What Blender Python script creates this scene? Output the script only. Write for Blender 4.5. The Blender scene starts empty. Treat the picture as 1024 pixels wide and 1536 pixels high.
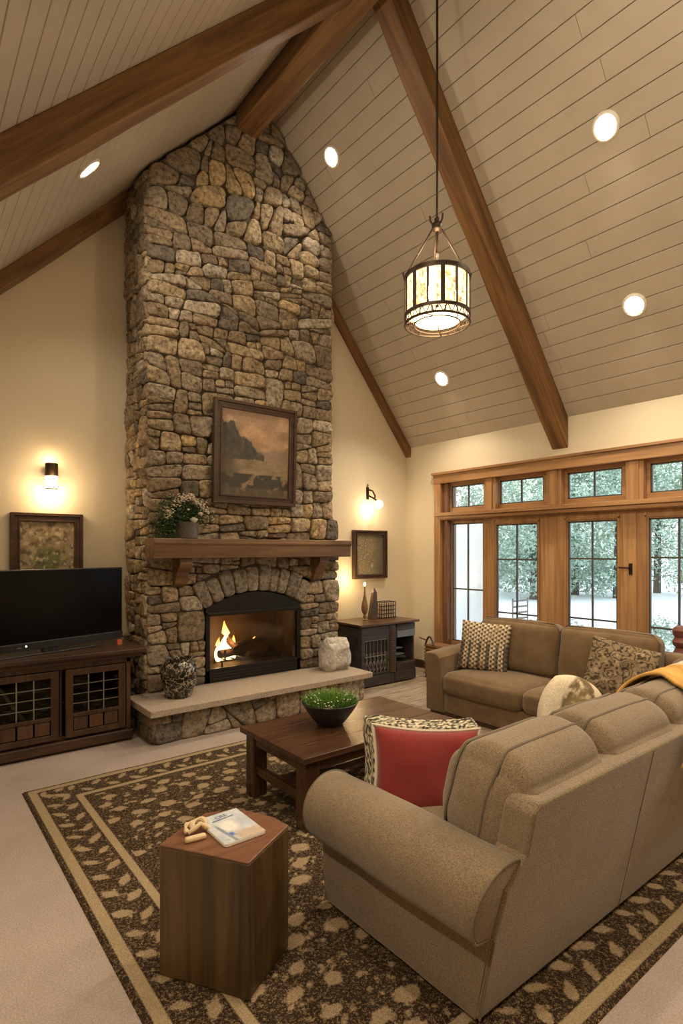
import bpy, bmesh, math, random
import numpy as np
from mathutils import Vector, Matrix, noise as mnoise
R_ = math.radians
random.seed(7)
scene = bpy.context.scene
COL = scene.collection

# ------------------------------------------------------------------ materials
def new_mat(name):
    m = bpy.data.materials.new(name); m.use_nodes = True
    nt = m.node_tree; b = nt.nodes['Principled BSDF']
    return m, nt, b
def N(nt, t, **k):
    n = nt.nodes.new(t)
    for a, v in k.items():
        if a.startswith('i_'): n.inputs[a[2:].replace('_', ' ')].default_value = v
        else: setattr(n, a, v)
    return n
def L(nt, a, b): nt.links.new(a, b)
def ramp(nt, stops, interp='LINEAR'):
    r = nt.nodes.new('ShaderNodeValToRGB'); e = r.color_ramp.elements; r.color_ramp.interpolation = interp
    while len(e) < len(stops): e.new(0.5)
    for i, (p, c) in enumerate(stops):
        e[i].position = p; e[i].color = (*c, 1) if len(c) == 3 else c
    return r
def bump(nt, b, src, dist=0.002, strength=1.0):
    bp = N(nt, 'ShaderNodeBump'); bp.inputs['Strength'].default_value = strength; bp.inputs['Distance'].default_value = dist
    L(nt, src, bp.inputs['Height']); L(nt, bp.outputs[0], b.inputs['Normal'])
def objco(nt, scale=(1, 1, 1), rot=(0, 0, 0)):
    tc = N(nt, 'ShaderNodeTexCoord'); mp = N(nt, 'ShaderNodeMapping')
    mp.inputs['Scale'].default_value = scale; mp.inputs['Rotation'].default_value = rot
    L(nt, tc.outputs['Object'], mp.inputs[0]); return mp.outputs[0]
def noise(nt, co, scale, detail=4, rough=.6, dist=0):
    n = N(nt, 'ShaderNodeTexNoise'); n.inputs['Scale'].default_value = scale; n.inputs['Detail'].default_value = detail
    n.inputs['Roughness'].default_value = rough; n.inputs['Distortion'].default_value = dist
    L(nt, co, n.inputs['Vector']); return n
def plain(name, col, rough=.6, metal=0, spec=.5, bscale=0, bdist=.001, var=0, vscale=8):
    m, nt, b = new_mat(name)
    b.inputs['Base Color'].default_value = (*col, 1); b.inputs['Roughness'].default_value = rough
    b.inputs['Metallic'].default_value = metal; b.inputs['Specular IOR Level'].default_value = spec
    co = objco(nt) if (bscale or var) else None
    if var:
        n = noise(nt, co, vscale, 5, .6)
        r = ramp(nt, [(.3, tuple(c * (1 - var) for c in col)), (.7, tuple(min(1, c * (1 + var)) for c in col))])
        L(nt, n.outputs[0], r.inputs[0]); L(nt, r.outputs[0], b.inputs['Base Color'])
    if bscale:
        n = noise(nt, co, bscale, 3, .6); bump(nt, b, n.outputs[0], bdist)
    return m
def wood(name, c1, c2, c3, axis=0, rough=.45, scale=1.0, knots=True, bd=.0015):
    m, nt, b = new_mat(name)
    s = [14 * scale] * 3; s[axis] = 1.1 * scale
    co = objco(nt, tuple(s)); n1 = noise(nt, co, 1.0, 6, .62, .8)
    s2 = [60 * scale] * 3; s2[axis] = 2.0 * scale
    n2 = noise(nt, objco(nt, tuple(s2)), 1.0, 3, .6, .2)
    r = ramp(nt, [(.28, c1), (.5, c2), (.74, c3)]); L(nt, n1.outputs[0], r.inputs[0])
    mx = N(nt, 'ShaderNodeMix', data_type='RGBA', blend_type='MULTIPLY'); mx.inputs[0].default_value = .55
    r2 = ramp(nt, [(.35, (.55, .5, .45)), (.62, (1, 1, 1))]); L(nt, n2.outputs[0], r2.inputs[0])
    L(nt, r.outputs[0], mx.inputs[6]); L(nt, r2.outputs[0], mx.inputs[7]); out = mx.outputs[2]
    if knots:
        s3 = [2.6 * scale] * 3; s3[axis] = 1.1 * scale
        v = N(nt, 'ShaderNodeTexVoronoi'); v.inputs['Scale'].default_value = 1.0; v.inputs['Randomness'].default_value = 1
        nn = noise(nt, objco(nt), 6, 2); ad = N(nt, 'ShaderNodeMixRGB'); ad.inputs[0].default_value = .12
        L(nt, objco(nt, tuple(s3)), ad.inputs[1]); L(nt, nn.outputs[1], ad.inputs[2]); L(nt, ad.outputs[0], v.inputs['Vector'])
        r3 = ramp(nt, [(.07, (.16, .10, .07)), (.19, (1, 1, 1))]); L(nt, v.outputs[0], r3.inputs[0])
        m3 = N(nt, 'ShaderNodeMix', data_type='RGBA', blend_type='MULTIPLY'); m3.inputs[0].default_value = .85
        L(nt, out, m3.inputs[6]); L(nt, r3.outputs[0], m3.inputs[7]); out = m3.outputs[2]
    L(nt, out, b.inputs['Base Color']); b.inputs['Roughness'].default_value = rough
    bump(nt, b, n2.outputs[0], bd); return m
def fabric(name, c1, c2, weave=260, rough=.95, bd=.0012, lowvar=True, streak=None):
    m, nt, b = new_mat(name)
    s = streak or (1, 1, 1)
    n = noise(nt, objco(nt, s), weave, 2, .7); n2 = noise(nt, objco(nt), 5, 4, .6)
    r = ramp(nt, [(.32, c1), (.68, c2)]); L(nt, n.outputs[0], r.inputs[0])
    mx = N(nt, 'ShaderNodeMix', data_type='RGBA', blend_type='MULTIPLY'); mx.inputs[0].default_value = .6
    r2 = ramp(nt, [(.3, (.72, .7, .68)), (.7, (1, 1, 1))]); L(nt, n2.outputs[0], r2.inputs[0])
    L(nt, r.outputs[0], mx.inputs[6]); L(nt, r2.outputs[0], mx.inputs[7]); L(nt, mx.outputs[2], b.inputs['Base Color'])
    b.inputs['Roughness'].default_value = rough; b.inputs['Specular IOR Level'].default_value = .2
    b.inputs['Sheen Weight'].default_value = .25
    bump(nt, b, n.outputs[0], bd); return m
def attr_mat(name, rough=.8, nscale=40, namt=.35, bd=.002, bscale=60, spec=.3, coat=0):
    m, nt, b = new_mat(name)
    a = N(nt, 'ShaderNodeAttribute', attribute_name='tint'); co = objco(nt)
    n = noise(nt, co, nscale, 6, .7); r = ramp(nt, [(.3, (1 - namt,) * 3), (.5, (1, 1, 1)), (.7, (1 + namt * .8,) * 3)])
    L(nt, n.outputs[0], r.inputs[0])
    mx = N(nt, 'ShaderNodeMix', data_type='RGBA', blend_type='MULTIPLY'); mx.inputs[0].default_value = 1
    L(nt, a.outputs['Color'], mx.inputs[6]); L(nt, r.outputs[0], mx.inputs[7]); L(nt, mx.outputs[2], b.inputs['Base Color'])
    b.inputs['Roughness'].default_value = rough; b.inputs['Specular IOR Level'].default_value = spec
    b.inputs['Coat Weight'].default_value = coat
    if bd:
        nb = noise(nt, co, bscale, 8, .7); bump(nt, b, nb.outputs[0], bd)
    return m
def emis(name, col, s):
    m, nt, b = new_mat(name)
    b.inputs['Base Color'].default_value = (*col, 1); b.inputs['Emission Color'].default_value = (*col, 1)
    b.inputs['Emission Strength'].default_value = s; return m
def glassmat(name, tint=(.95, .98, 1), gl=.9, rough=.02):
    m = bpy.data.materials.new(name); m.use_nodes = True; nt = m.node_tree; nt.nodes.clear()
    o = N(nt, 'ShaderNodeOutputMaterial'); t = N(nt, 'ShaderNodeBsdfTransparent'); g = N(nt, 'ShaderNodeBsdfGlossy')
    t.inputs[0].default_value = (*tint, 1); g.inputs['Roughness'].default_value = rough
    f = N(nt, 'ShaderNodeFresnel'); f.inputs[0].default_value = 1.5
    mu = N(nt, 'ShaderNodeMath', operation='MULTIPLY'); mu.inputs[1].default_value = gl; L(nt, f.outputs[0], mu.inputs[0])
    x = N(nt, 'ShaderNodeMixShader'); L(nt, mu.outputs[0], x.inputs[0]); L(nt, t.outputs[0], x.inputs[1]); L(nt, g.outputs[0], x.inputs[2])
    L(nt, x.outputs[0], o.inputs[0]); return m

M = {}
M['wall'] = plain('cream_wall_paint', (.70, .615, .455), .75, bscale=90, bdist=.0006)
M['boards'] = plain('painted_ceiling_boards', (.47, .41, .32), .5, var=.06, vscale=3, bscale=30, bdist=.0005)
M['boardgap'] = plain('ceiling_backing', (.22, .18, .14), .9)
def beam_mat(nm, ax, k=1.0): return wood(nm, (.085*k, .040*k, .014*k), (.215*k, .108*k, .037*k), (.33*k, .18*k, .066*k), ax, .48, .75)
M['beam'] = beam_mat('oak_beam_wood', 0); M['beamy'] = beam_mat('ridge_beam_wood', 1)
M['mantel'] = wood('mantel_wood', (.09, .045, .02), (.18, .098, .042), (.27, .155, .07), 0, .42, .8)
M['fir'] = {a: wood('fir_window_trim_' + 'xyz'[a], (.28, .145, .06), (.42, .23, .10), (.53, .31, .145), a, .4, .6, knots=False, bd=.0005) for a in (0, 1, 2)}
M['darkfir'] = wood('dark_window_jamb', (.13, .06, .028), (.2, .095, .042), (.26, .13, .06), 2, .5, .6, knots=False)
M['walnut'] = {a: wood('walnut_wood_' + 'xyz'[a], (.028, .014, .008), (.065, .032, .017), (.105, .052, .026), a, .42, 1.1) for a in (0, 1, 2)}
M['table'] = {a: wood('coffee_table_wood_' + 'xyz'[a], (.035, .016, .008), (.068, .031, .015), (.105, .05, .024), a, .25, .9, knots=False) for a in (0, 1, 2)}
M['stump'] = wood('stump_side_wood', (.024, .013, .005), (.082, .047, .016), (.155, .096, .034), 2, .42, .55)
M['stumptop'] = wood('stump_top_wood', (.09, .036, .018), (.16, .068, .034), (.23, .105, .055), 0, .38, .5, knots=False)
M['stone'] = attr_mat('fieldstone', .88, 26, .85, .020, 48)
M['slab'] = attr_mat('granite_slab', .75, 110, .55, .003, 60)
M['mortar'] = plain('dark_mortar', (.10, .08, .055), .95, bscale=40, bdist=.004)
M['black'] = plain('black_metal', (.012, .011, .010), .38, .3)
M['iron'] = plain('bronzed_iron', (.045, .028, .018), .5, .7, bscale=60, bdist=.001)
M['chrome'] = plain('silver_metal', (.45, .43, .40), .35, .9)
M['bronze'] = plain('oiled_bronze', (.05, .032, .02), .42, .8)
M['firebrick'] = plain('firebox_lining', (.10, .065, .04), .8, bscale=20, bdist=.002, var=.3)
M['glass'] = glassmat('window_glass'); M['fireglass'] = glassmat('fireplace_glass', (.85, .82, .78), 1.6, .08)
M['cabglass'] = glassmat('cabinet_glass', (.55, .6, .62), 1.2)
M['mullion'] = plain('dark_window_muntin', (.07, .07, .065), .5)
M['sofa'] = fabric('oatmeal_tweed_upholstery', (.130, .091, .052), (.285, .212, .130), 200, bd=.002)
M['sofapipe'] = fabric('oatmeal_piping', (.12, .09, .055), (.2, .155, .10), 300)
M['suede'] = fabric('brown_suede_upholstery', (.140, .088, .041), (.185, .120, .060), 7, bd=.0002)
M['suedepipe'] = fabric('brown_suede_piping', (.085, .055, .03), (.12, .08, .042), 60, bd=.0004)
M['red'] = fabric('red_pillow_cloth', (.19, .022, .018), (.24, .032, .026), 300, bd=.0006)
M['cream'] = fabric('cream_cloth', (.55, .47, .36), (.72, .63, .5), 300)
M['attrcloth'] = attr_mat('patterned_cloth', .95, 120, .35, .0015, 200, .15)
M['throw'] = attr_mat('knit_throw_cloth', .95, 150, .3, .003, 160, .15)
M['paint'] = attr_mat('painted_canvas', .5, 60, .22, .0012, 90, .4)
M['cover'] = attr_mat('glossy_book_cover', .25, 60, .12, 0, 60, .5)
M['pages'] = plain('book_pages', (.72, .68, .6), .8)
M['screen'] = plain('tv_screen', (.003, .003, .004), .16, spec=.15)
M['tvplastic'] = plain('tv_plastic', (.012, .012, .013), .35)
M['led'] = emis('tv_indicator', (.8, .9, 1), 1.5)
M['orange'] = plain('orange_plastic', (.55, .12, .04), .5)
M['leaf'] = plain('green_leaves', (.045, .09, .025), .55, var=.5, vscale=30)
M['leaf2'] = plain('deep_green_leaves', (.03, .06, .02), .55, var=.5, vscale=30)
M['grass'] = plain('grass_blades', (.13, .27, .035), .5, var=.4, vscale=40)
M['white'] = plain('white_petals', (.75, .72, .62), .6)
M['pink'] = plain('blush_petals', (.66, .55, .43), .7)
M['potgrey'] = plain('grey_zinc_pot', (.10, .085, .07), .55, .3, var=.2)
M['bowl'] = plain('dark_hammered_bowl', (.035, .032, .028), .3, .4, bscale=70, bdist=.006, var=.5, vscale=60)
M['rock'] = plain('pale_rough_rock', (.50, .46, .40), .9, bscale=40, bdist=.012, var=.35, vscale=26)
M['driftwood'] = plain('pale_carved_wood', (.62, .47, .28), .6, bscale=30, bdist=.002, var=.15)
M['terracotta'] = plain('red_brown_ceramic', (.16, .055, .04), .6, bscale=20, bdist=.003, var=.25)
M['knit'] = fabric('brown_knit', (.10, .055, .04), (.22, .14, .11), 120, bd=.003)
M['wicker'] = wood('wicker_wood', (.12, .055, .02), (.24, .12, .045), (.32, .17, .07), 1, .5, 2, knots=False)
M['lamp_on'] = emis('ceiling_lamp_lens', (1, .93, .78), 14)
M['trimring'] = plain('white_trim_ring', (.75, .70, .6), .4)
M['bulb'] = emis('warm_bulb', (1, .80, .5), 22)
M['shadeglow'] = emis('lit_frosted_shade', (1, .84, .58), 3.5); M['discglow'] = emis('lit_pendant_diffuser', (1, .84, .58), 1.6)
def seeded():
    m, nt, b = new_mat('lit_seeded_glass'); n = noise(nt, objco(nt, (1, 1, .5)), 45, 4, .7)
    r = ramp(nt, [(.36, (.16, .07, .02)), (.46, (.9, .55, .22)), (.58, (1, .86, .6))]); L(nt, n.outputs[0], r.inputs[0])
    L(nt, r.outputs[0], b.inputs['Emission Color']); b.inputs['Base Color'].default_value = (.5, .4, .25, 1); b.inputs['Emission Strength'].default_value = 1.25; b.inputs['Roughness'].default_value = .15
    return m
M['crystal'] = seeded()
M['carved'] = plain('carved_gilt_base', (.26, .16, .07), .5, .2, bscale=50, bdist=.008, var=.4, vscale=50)
M['obelisk'] = plain('dark_carved_wood', (.07, .035, .02), .45, var=.3)
M['bluegrey'] = plain('blue_grey_drawer', (.17, .19, .22), .45, var=.1)
M['blackcab'] = wood('weathered_black_cabinet', (.025, .02, .018), (.055, .046, .042), (.10, .085, .078), 0, .4, 1.2)
M['cabdark'] = plain('cabinet_interior', (.012, .011, .01), .7)
M['dish'] = plain('dark_plate', (.09, .09, .085), .3)
M['vase'] = None
M['snow'] = plain('snowy_ground', (.80, .83, .86), .9, bscale=2, bdist=.05)
M['bark'] = plain('tree_bark', (.12, .10, .08), .9)
M['tleaf'] = plain('tree_leaves_hazy', (.40, .50, .37), .8, var=.35, vscale=1.6)  # outdoor haze put into both pale leaf colours
M['tleaf2'] = plain('tree_leaves_blue_green', (.35, .45, .37), .8, var=.35, vscale=1.6)
M['screenwhite'] = plain('white_garden_screen', (.78, .82, .86), .7)
M['extwall'] = plain('outside_rail', (.14, .13, .12), .7)

# ---- specials
def marble_vase():
    m, nt, b = new_mat('black_crackle_glaze'); co = objco(nt)
    n = noise(nt, co, 5, 4, .6); ad = N(nt, 'ShaderNodeMixRGB'); ad.inputs[0].default_value = .35
    L(nt, co, ad.inputs[1]); L(nt, n.outputs[1], ad.inputs[2])
    v = N(nt, 'ShaderNodeTexVoronoi', feature='DISTANCE_TO_EDGE'); v.inputs['Scale'].default_value = 17; L(nt, ad.outputs[0], v.inputs['Vector'])
    r = ramp(nt, [(.0, (.5, .44, .34)), (.035, (.2, .16, .11)), (.07, (.018, .015, .012))]); L(nt, v.outputs[0], r.inputs[0])
    L(nt, r.outputs[0], b.inputs['Base Color']); b.inputs['Roughness'].default_value = .15; return m
M['vase'] = marble_vase()
def carpet():
    m, nt, b = new_mat('beige_carpet_pile'); co = objco(nt)
    n = noise(nt, co, 140, 3, .7); n2 = noise(nt, co, 2.2, 5, .6)
    r = ramp(nt, [(.3, (.36, .29, .25)), (.7, (.56, .47, .41))]); L(nt, n.outputs[0], r.inputs[0])
    r2 = ramp(nt, [(.3, (.86, .85, .84)), (.7, (1, 1, 1))]); L(nt, n2.outputs[0], r2.inputs[0])
    mx = N(nt, 'ShaderNodeMix', data_type='RGBA', blend_type='MULTIPLY'); mx.inputs[0].default_value = 1
    L(nt, r.outputs[0], mx.inputs[6]); L(nt, r2.outputs[0], mx.inputs[7]); L(nt, mx.outputs[2], b.inputs['Base Color'])
    b.inputs['Roughness'].default_value = 1; b.inputs['Specular IOR Level'].default_value = .1
    bump(nt, b, n.outputs[0], .006); return m
M['carpet'] = carpet()
def planks():
    m, nt, b = new_mat('weathered_floor_planks')
    br = N(nt, 'ShaderNodeTexBrick'); br.inputs['Scale'].default_value = 1; br.inputs['Mortar Size'].default_value = .004
    br.inputs['Brick Width'].default_value = 1.4; br.inputs['Row Height'].default_value = .19
    br.inputs['Color1'].default_value = (.50, .42, .33, 1); br.inputs['Color2'].default_value = (.30, .235, .17, 1); br.inputs['Mortar'].default_value = (.10, .075, .05, 1)
    L(nt, objco(nt, (1, 1, 1)), br.inputs['Vector'])
    n = noise(nt, objco(nt, (4, 22, 1)), 1, 6, .7, .5); r = ramp(nt, [(.35, (.5, .43, .36)), (.6, (1.1, 1.08, 1.05))]); L(nt, n.outputs[0], r.inputs[0])
    mx = N(nt, 'ShaderNodeMix', data_type='RGBA', blend_type='MULTIPLY'); mx.inputs[0].default_value = .85
    L(nt, br.outputs[0], mx.inputs[6]); L(nt, r.outputs[0], mx.inputs[7]); L(nt, mx.outputs[2], b.inputs['Base Color'])
    b.inputs['Roughness'].default_value = .5; bump(nt, b, n.outputs[0], .002); return m
M['planks'] = planks()
def rugmat():
    m, nt, b = new_mat('patterned_rug_pile'); co = objco(nt)
    a = N(nt, 'ShaderNodeAttribute', attribute_name='motif'); st = N(nt, 'ShaderNodeAttribute', attribute_name='stripe')
    nb = noise(nt, co, 38, 4, .75); nf = noise(nt, co, 210, 2, .7); nm = noise(nt, co, 75, 3, .7)
    # motif distance broken up by noise, then thresholded into tan shapes
    s = N(nt, 'ShaderNodeMath', operation='MULTIPLY_ADD'); s.inputs[1].default_value = .04; L(nt, nb.outputs[0], s.inputs[0]); L(nt, a.outputs['Fac'], s.inputs[2])
    t = N(nt, 'ShaderNodeMapRange'); t.inputs[1].default_value = .019; t.inputs[2].default_value = .028; L(nt, s.outputs[0], t.inputs[0])
    tan = ramp(nt, [(.32, (.22, .15, .08)), (.7, (.50, .38, .235))]); L(nt, nf.outputs[0], tan.inputs[0])
    # ground: near-black brown with broken tan flecks
    fl = N(nt, 'ShaderNodeMath', operation='ADD'); L(nt, nm.outputs[0], fl.inputs[0]); L(nt, nf.outputs[0], fl.inputs[1])
    dk = ramp(nt, [(.0, (.018, .012, .008)), (.50, (.035, .022, .014)), (.545, (.12, .08, .042)), (.60, (.27, .19, .10))])
    h = N(nt, 'ShaderNodeMath', operation='MULTIPLY'); h.inputs[1].default_value = .5; L(nt, fl.outputs[0], h.inputs[0]); L(nt, h.outputs[0], dk.inputs[0])
    mx = N(nt, 'ShaderNodeMix', data_type='RGBA'); L(nt, t.outputs[0], mx.inputs[0]); L(nt, dk.outputs[0], mx.inputs[6]); L(nt, tan.outputs[0], mx.inputs[7])
    sr = N(nt, 'ShaderNodeMapRange'); sr.inputs[1].default_value = -.003; sr.inputs[2].default_value = .003; L(nt, st.outputs['Fac'], sr.inputs[0])
    tan2 = ramp(nt, [(.3, (.25, .18, .095)), (.7, (.50, .385, .235))]); L(nt, nf.outputs[0], tan2.inputs[0])
    m2 = N(nt, 'ShaderNodeMix', data_type='RGBA'); L(nt, sr.outputs[0], m2.inputs[0]); L(nt, mx.outputs[2], m2.inputs[6]); L(nt, tan2.outputs[0], m2.inputs[7])
    L(nt, m2.outputs[2], b.inputs['Base Color']); b.inputs['Roughness'].default_value = 1; b.inputs['Specular IOR Level'].default_value = .1
    bump(nt, b, nf.outputs[0], .006); return m
M['rug'] = rugmat()
def flame_mat():
    m = bpy.data.materials.new('flame'); m.use_nodes = True; nt = m.node_tree; nt.nodes.clear()
    o = N(nt, 'ShaderNodeOutputMaterial'); e = N(nt, 'ShaderNodeEmission'); t = N(nt, 'ShaderNodeBsdfTransparent')
    tc = N(nt, 'ShaderNodeTexCoord'); sp = N(nt, 'ShaderNodeSeparateXYZ'); L(nt, tc.outputs['Generated'], sp.inputs[0])
    r = ramp(nt, [(0, (1, .62, .22)), (.35, (1, .72, .34)), (.75, (1, .42, .08)), (1, (.9, .2, .02))]); L(nt, sp.outputs[2], r.inputs[0])
    L(nt, r.outputs[0], e.inputs[0]); e.inputs[1].default_value = 7
    lw = N(nt, 'ShaderNodeLayerWeight'); lw.inputs[0].default_value = .35
    rr = ramp(nt, [(.35, (0, 0, 0)), (.95, (1, 1, 1))]); L(nt, lw.outputs['Facing'], rr.inputs[0])
    x = N(nt, 'ShaderNodeMixShader'); L(nt, rr.outputs[0], x.inputs[0]); L(nt, e.outputs[0], x.inputs[1]); L(nt, t.outputs[0], x.inputs[2])
    L(nt, x.outputs[0], o.inputs[0]); return m
M['flame'] = flame_mat()

# ------------------------------------------------------------------ mesh builder
class MB:
    def __init__(s): s.v = []; s.f = []; s.c = []; s.m = []
    def add(s, vs, fs, col=None, mi=0):
        o = len(s.v); s.v += [tuple(v) for v in vs]; s.f += [tuple(i + o for i in f) for f in fs]
        s.c += [col or (1, 1, 1)] * len(vs) if not (isinstance(col, list)) else col
        s.m += [mi] * len(fs); return s
    def box(s, x0, x1, y0, y1, z0, z1, col=None, mi=0):
        if x0 > x1: x0, x1 = x1, x0
        if y0 > y1: y0, y1 = y1, y0
        v = [(x, y, z) for z in (z0, z1) for y in (y0, y1) for x in (x0, x1)]
        return s.add(v, [(0, 2, 3, 1), (4, 5, 7, 6), (0, 1, 5, 4), (2, 6, 7, 3), (0, 4, 6, 2), (1, 3, 7, 5)], col, mi)
    def prism(s, poly, axis, a, b, col=None, mi=0):
        # poly: 2D list; axis 0: (y,z) extruded in x; 1: (x,z) in y; 2: (x,y) in z.  a,b floats or functions of the 2D point
        fa = a if callable(a) else (lambda p: a); fb = b if callable(b) else (lambda p: b)
        def mk(p, t): return (t, p[0], p[1]) if axis == 0 else ((p[0], t, p[1]) if axis == 1 else (p[0], p[1], t))
        n = len(poly); v = [mk(p, fa(p)) for p in poly] + [mk(p, fb(p)) for p in poly]
        f = [tuple(range(n))[::-1], tuple(range(n, 2 * n))] + [(i, (i + 1) % n, (i + 1) % n + n, i + n) for i in range(n)]
        return s.add(v, f, col, mi)
    def tube(s, pts, r, n=8, closed=False, col=None, caps=True):
        pts = [Vector(p) for p in pts]; m = len(pts); rs = r if isinstance(r, (list, tuple)) else [r] * m
        v = []; up = Vector((0, 0, 1)); prev = None
        for i, p in enumerate(pts):
            if closed: t = (pts[(i + 1) % m] - pts[i - 1])
            else: t = pts[min(i + 1, m - 1)] - pts[max(i - 1, 0)]
            t.normalize()
            if prev is None:
                a = up.cross(t)
                if a.length < .05: a = Vector((1, 0, 0)).cross(t)
            else: a = prev - t * prev.dot(t)
            a.normalize(); prev = a; b = t.cross(a)
            for k in range(n):
                g = 2 * math.pi * k / n; v.append(p + (a * math.cos(g) + b * math.sin(g)) * rs[i])
        f = []
        for i in range(m if closed else m - 1):
            j = (i + 1) % m
            for k in range(n): f.append((i * n + k, i * n + (k + 1) % n, j * n + (k + 1) % n, j * n + k))
        if not closed and caps: f += [tuple(range(n))[::-1], tuple(range((m - 1) * n, m * n))]
        return s.add(v, f, col)
    def lathe(s, prof, c=(0, 0, 0), n=32, col=None, cap=True):
        v = [(c[0] + r * math.cos(2 * math.pi * k / n), c[1] + r * math.sin(2 * math.pi * k / n), c[2] + z) for r, z in prof for k in range(n)]
        f = [(i * n + k, i * n + (k + 1) % n, (i + 1) * n + (k + 1) % n, (i + 1) * n + k) for i in range(len(prof) - 1) for k in range(n)]
        if cap: f += [tuple(range(n))[::-1], tuple(range((len(prof) - 1) * n, len(prof) * n))]
        return s.add(v, f, col)
    def grid(s, fn, nu, nv, colfn=None, closeu=False):
        v = [fn(i / nu, j / nv) for j in range(nv + 1) for i in range(nu + 1)]
        c = [colfn(i / nu, j / nv) for j in range(nv + 1) for i in range(nu + 1)] if colfn else None
        f = [(j * (nu + 1) + i, j * (nu + 1) + i + 1, (j + 1) * (nu + 1) + i + 1, (j + 1) * (nu + 1) + i) for j in range(nv) for i in range(nu)]
        return s.add(v, f, c)
    def rbox(s, w, d, h, r=.03, n=14, puff=(0, 0, 0), wr=0, seed=0, mat=None, soft=1.0):
        # rounded, puffed box centred on the origin, optional 4x4 transform
        hs = (w / 2, d / 2, h / 2); seen = {}; vs = []; fs = []
        def P(p):
            k = tuple(round(q, 5) for q in p)
            if k in seen: return seen[k]
            q = Vector([p[i] * hs[i] for i in range(3)])
            inn = Vector([max(-(hs[i] - r), min(hs[i] - r, q[i])) for i in range(3)]); dd = q - inn
            if dd.length > 1e-9: q = inn + dd.normalized() * r
            for a in range(3):
                if puff[a]:
                    o = [1 - p[b] ** 2 for b in range(3) if b != a]
                    q[a] += puff[a] * p[a] * math.sqrt(max(0, o[0])) * math.sqrt(max(0, o[1]))
            if wr:
                nn = mnoise.noise_vector(Vector((q.x * 7 + seed, q.y * 7, q.z * 7))); q += nn * wr
                nn = mnoise.noise_vector(Vector((q.x * 19 + seed, q.y * 19, q.z * 19))); q += nn * wr * .3
            seen[k] = len(vs); vs.append(q); return seen[k]
        g = [math.sin((i / n - .5) * math.pi) * .5 + (i / n - .5) for i in range(n + 1)]
        g = [x / g[-1] for x in g]
        for a in range(3):
            b, c = (a + 1) % 3, (a + 2) % 3
            for sg in (-1, 1):
                for i in range(n):
                    for j in range(n):
                        q = []
                        for (ii, jj) in ((i, j), (i + 1, j), (i + 1, j + 1), (i, j + 1)):
                            p = [0, 0, 0]; p[a] = sg; p[b] = g[ii]; p[c] = g[jj]; q.append(P(p))
                        fs.append(tuple(q) if sg > 0 else tuple(q[::-1]))
        if mat is not None: vs = [mat @ v for v in vs]
        return s.add(vs, fs)

def link(o, parent=None):
    COL.objects.link(o)
    if parent: o.parent = parent
    return o
def mesh_obj(name, mb, mats, parent=None, off=(0, 0, 0), smooth=False, bevel=0, bseg=2, sharp=35):
    me = bpy.data.meshes.new(name)
    ox, oy, oz = off
    me.from_pydata([(a - ox, b - oy, c - oz) for a, b, c in mb.v], [], mb.f)
    if not isinstance(mats, (list, tuple)): mats = [mats]
    for m in mats: me.materials.append(m)
    if len(mats) > 1: me.polygons.foreach_set('material_index', mb.m)
    if any(c != (1, 1, 1) for c in mb.c):
        ca = me.color_attributes.new('tint', 'FLOAT_COLOR', 'POINT')
        ca.data.foreach_set('color', [q for c in mb.c for q in (c[0], c[1], c[2], 1)])
    bm = bmesh.new(); bm.from_mesh(me); bmesh.ops.recalc_face_normals(bm, faces=bm.faces); bm.to_mesh(me); bm.free()
    if smooth:
        me.polygons.foreach_set('use_smooth', [True] * len(me.polygons))
        if sharp: me.set_sharp_from_angle(angle=R_(sharp))
    me.update(); o = bpy.data.objects.new(name, me)
    if bevel:
        md = o.modifiers.new('edge_bevel', 'BEVEL'); md.width = bevel; md.segments = bseg; md.limit_method = 'ANGLE'; md.angle_limit = R_(40)
    return link(o, parent)
def tag(o, label, cat, group=None, kind=None):
    if label: o['label'] = label
    if cat: o['category'] = cat
    if group: o['group'] = group
    if kind: o['kind'] = kind
    return o
def thing(name, label, cat, loc=(0, 0, 0), rz=0, group=None, kind=None):
    o = bpy.data.objects.new(name, None); o.empty_display_size = .1; COL.objects.link(o)
    o.location = loc; o.rotation_euler = (0, 0, rz); tag(o, label, cat, group, kind); return o
def part(name, mb, mat, root, lab=None, world=True, **k):
    off = tuple(root['_w']) if (world and '_w' in root) else (tuple(root.location) if world and root.parent is None else ((0, 0, 0)))
    o = mesh_obj(name, mb, mat, root, off, **k)
    o['_w'] = off
    if lab: o['label'] = lab
    return o
def single(name, mb, mat, label, cat, loc=(0, 0, 0), group=None, kind=None, **k):
    o = mesh_obj(name, mb, mat, None, loc, **k); o.location = loc; o['_w'] = loc; return tag(o, label, cat, group, kind)
def struct(name, mb, mat, loc=(0, 0, 0), **k):
    o = mesh_obj(name, mb, mat, None, loc, **k); o.location = loc; o['kind'] = 'structure'; o['_w'] = loc; return o
def copy_tree(o, parent=None):
    c = o.copy(); COL.objects.link(c); c.parent = parent
    for ch in list(o.children): copy_tree(ch, c)
    return c
def light(name, kind, loc, power, col=(1, .78, .5), parent=None, size=.05, rot=(0, 0, 0), spot=None, blend=.8):
    l = bpy.data.lights.new(name, kind); l.energy = power; l.color = col
    if kind == 'AREA': l.size = size
    else: l.shadow_soft_size = size
    if spot: l.spot_size = spot; l.spot_blend = blend
    o = bpy.data.objects.new(name, l); link(o, parent); o.location = loc; o.rotation_euler = rot; return o

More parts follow.
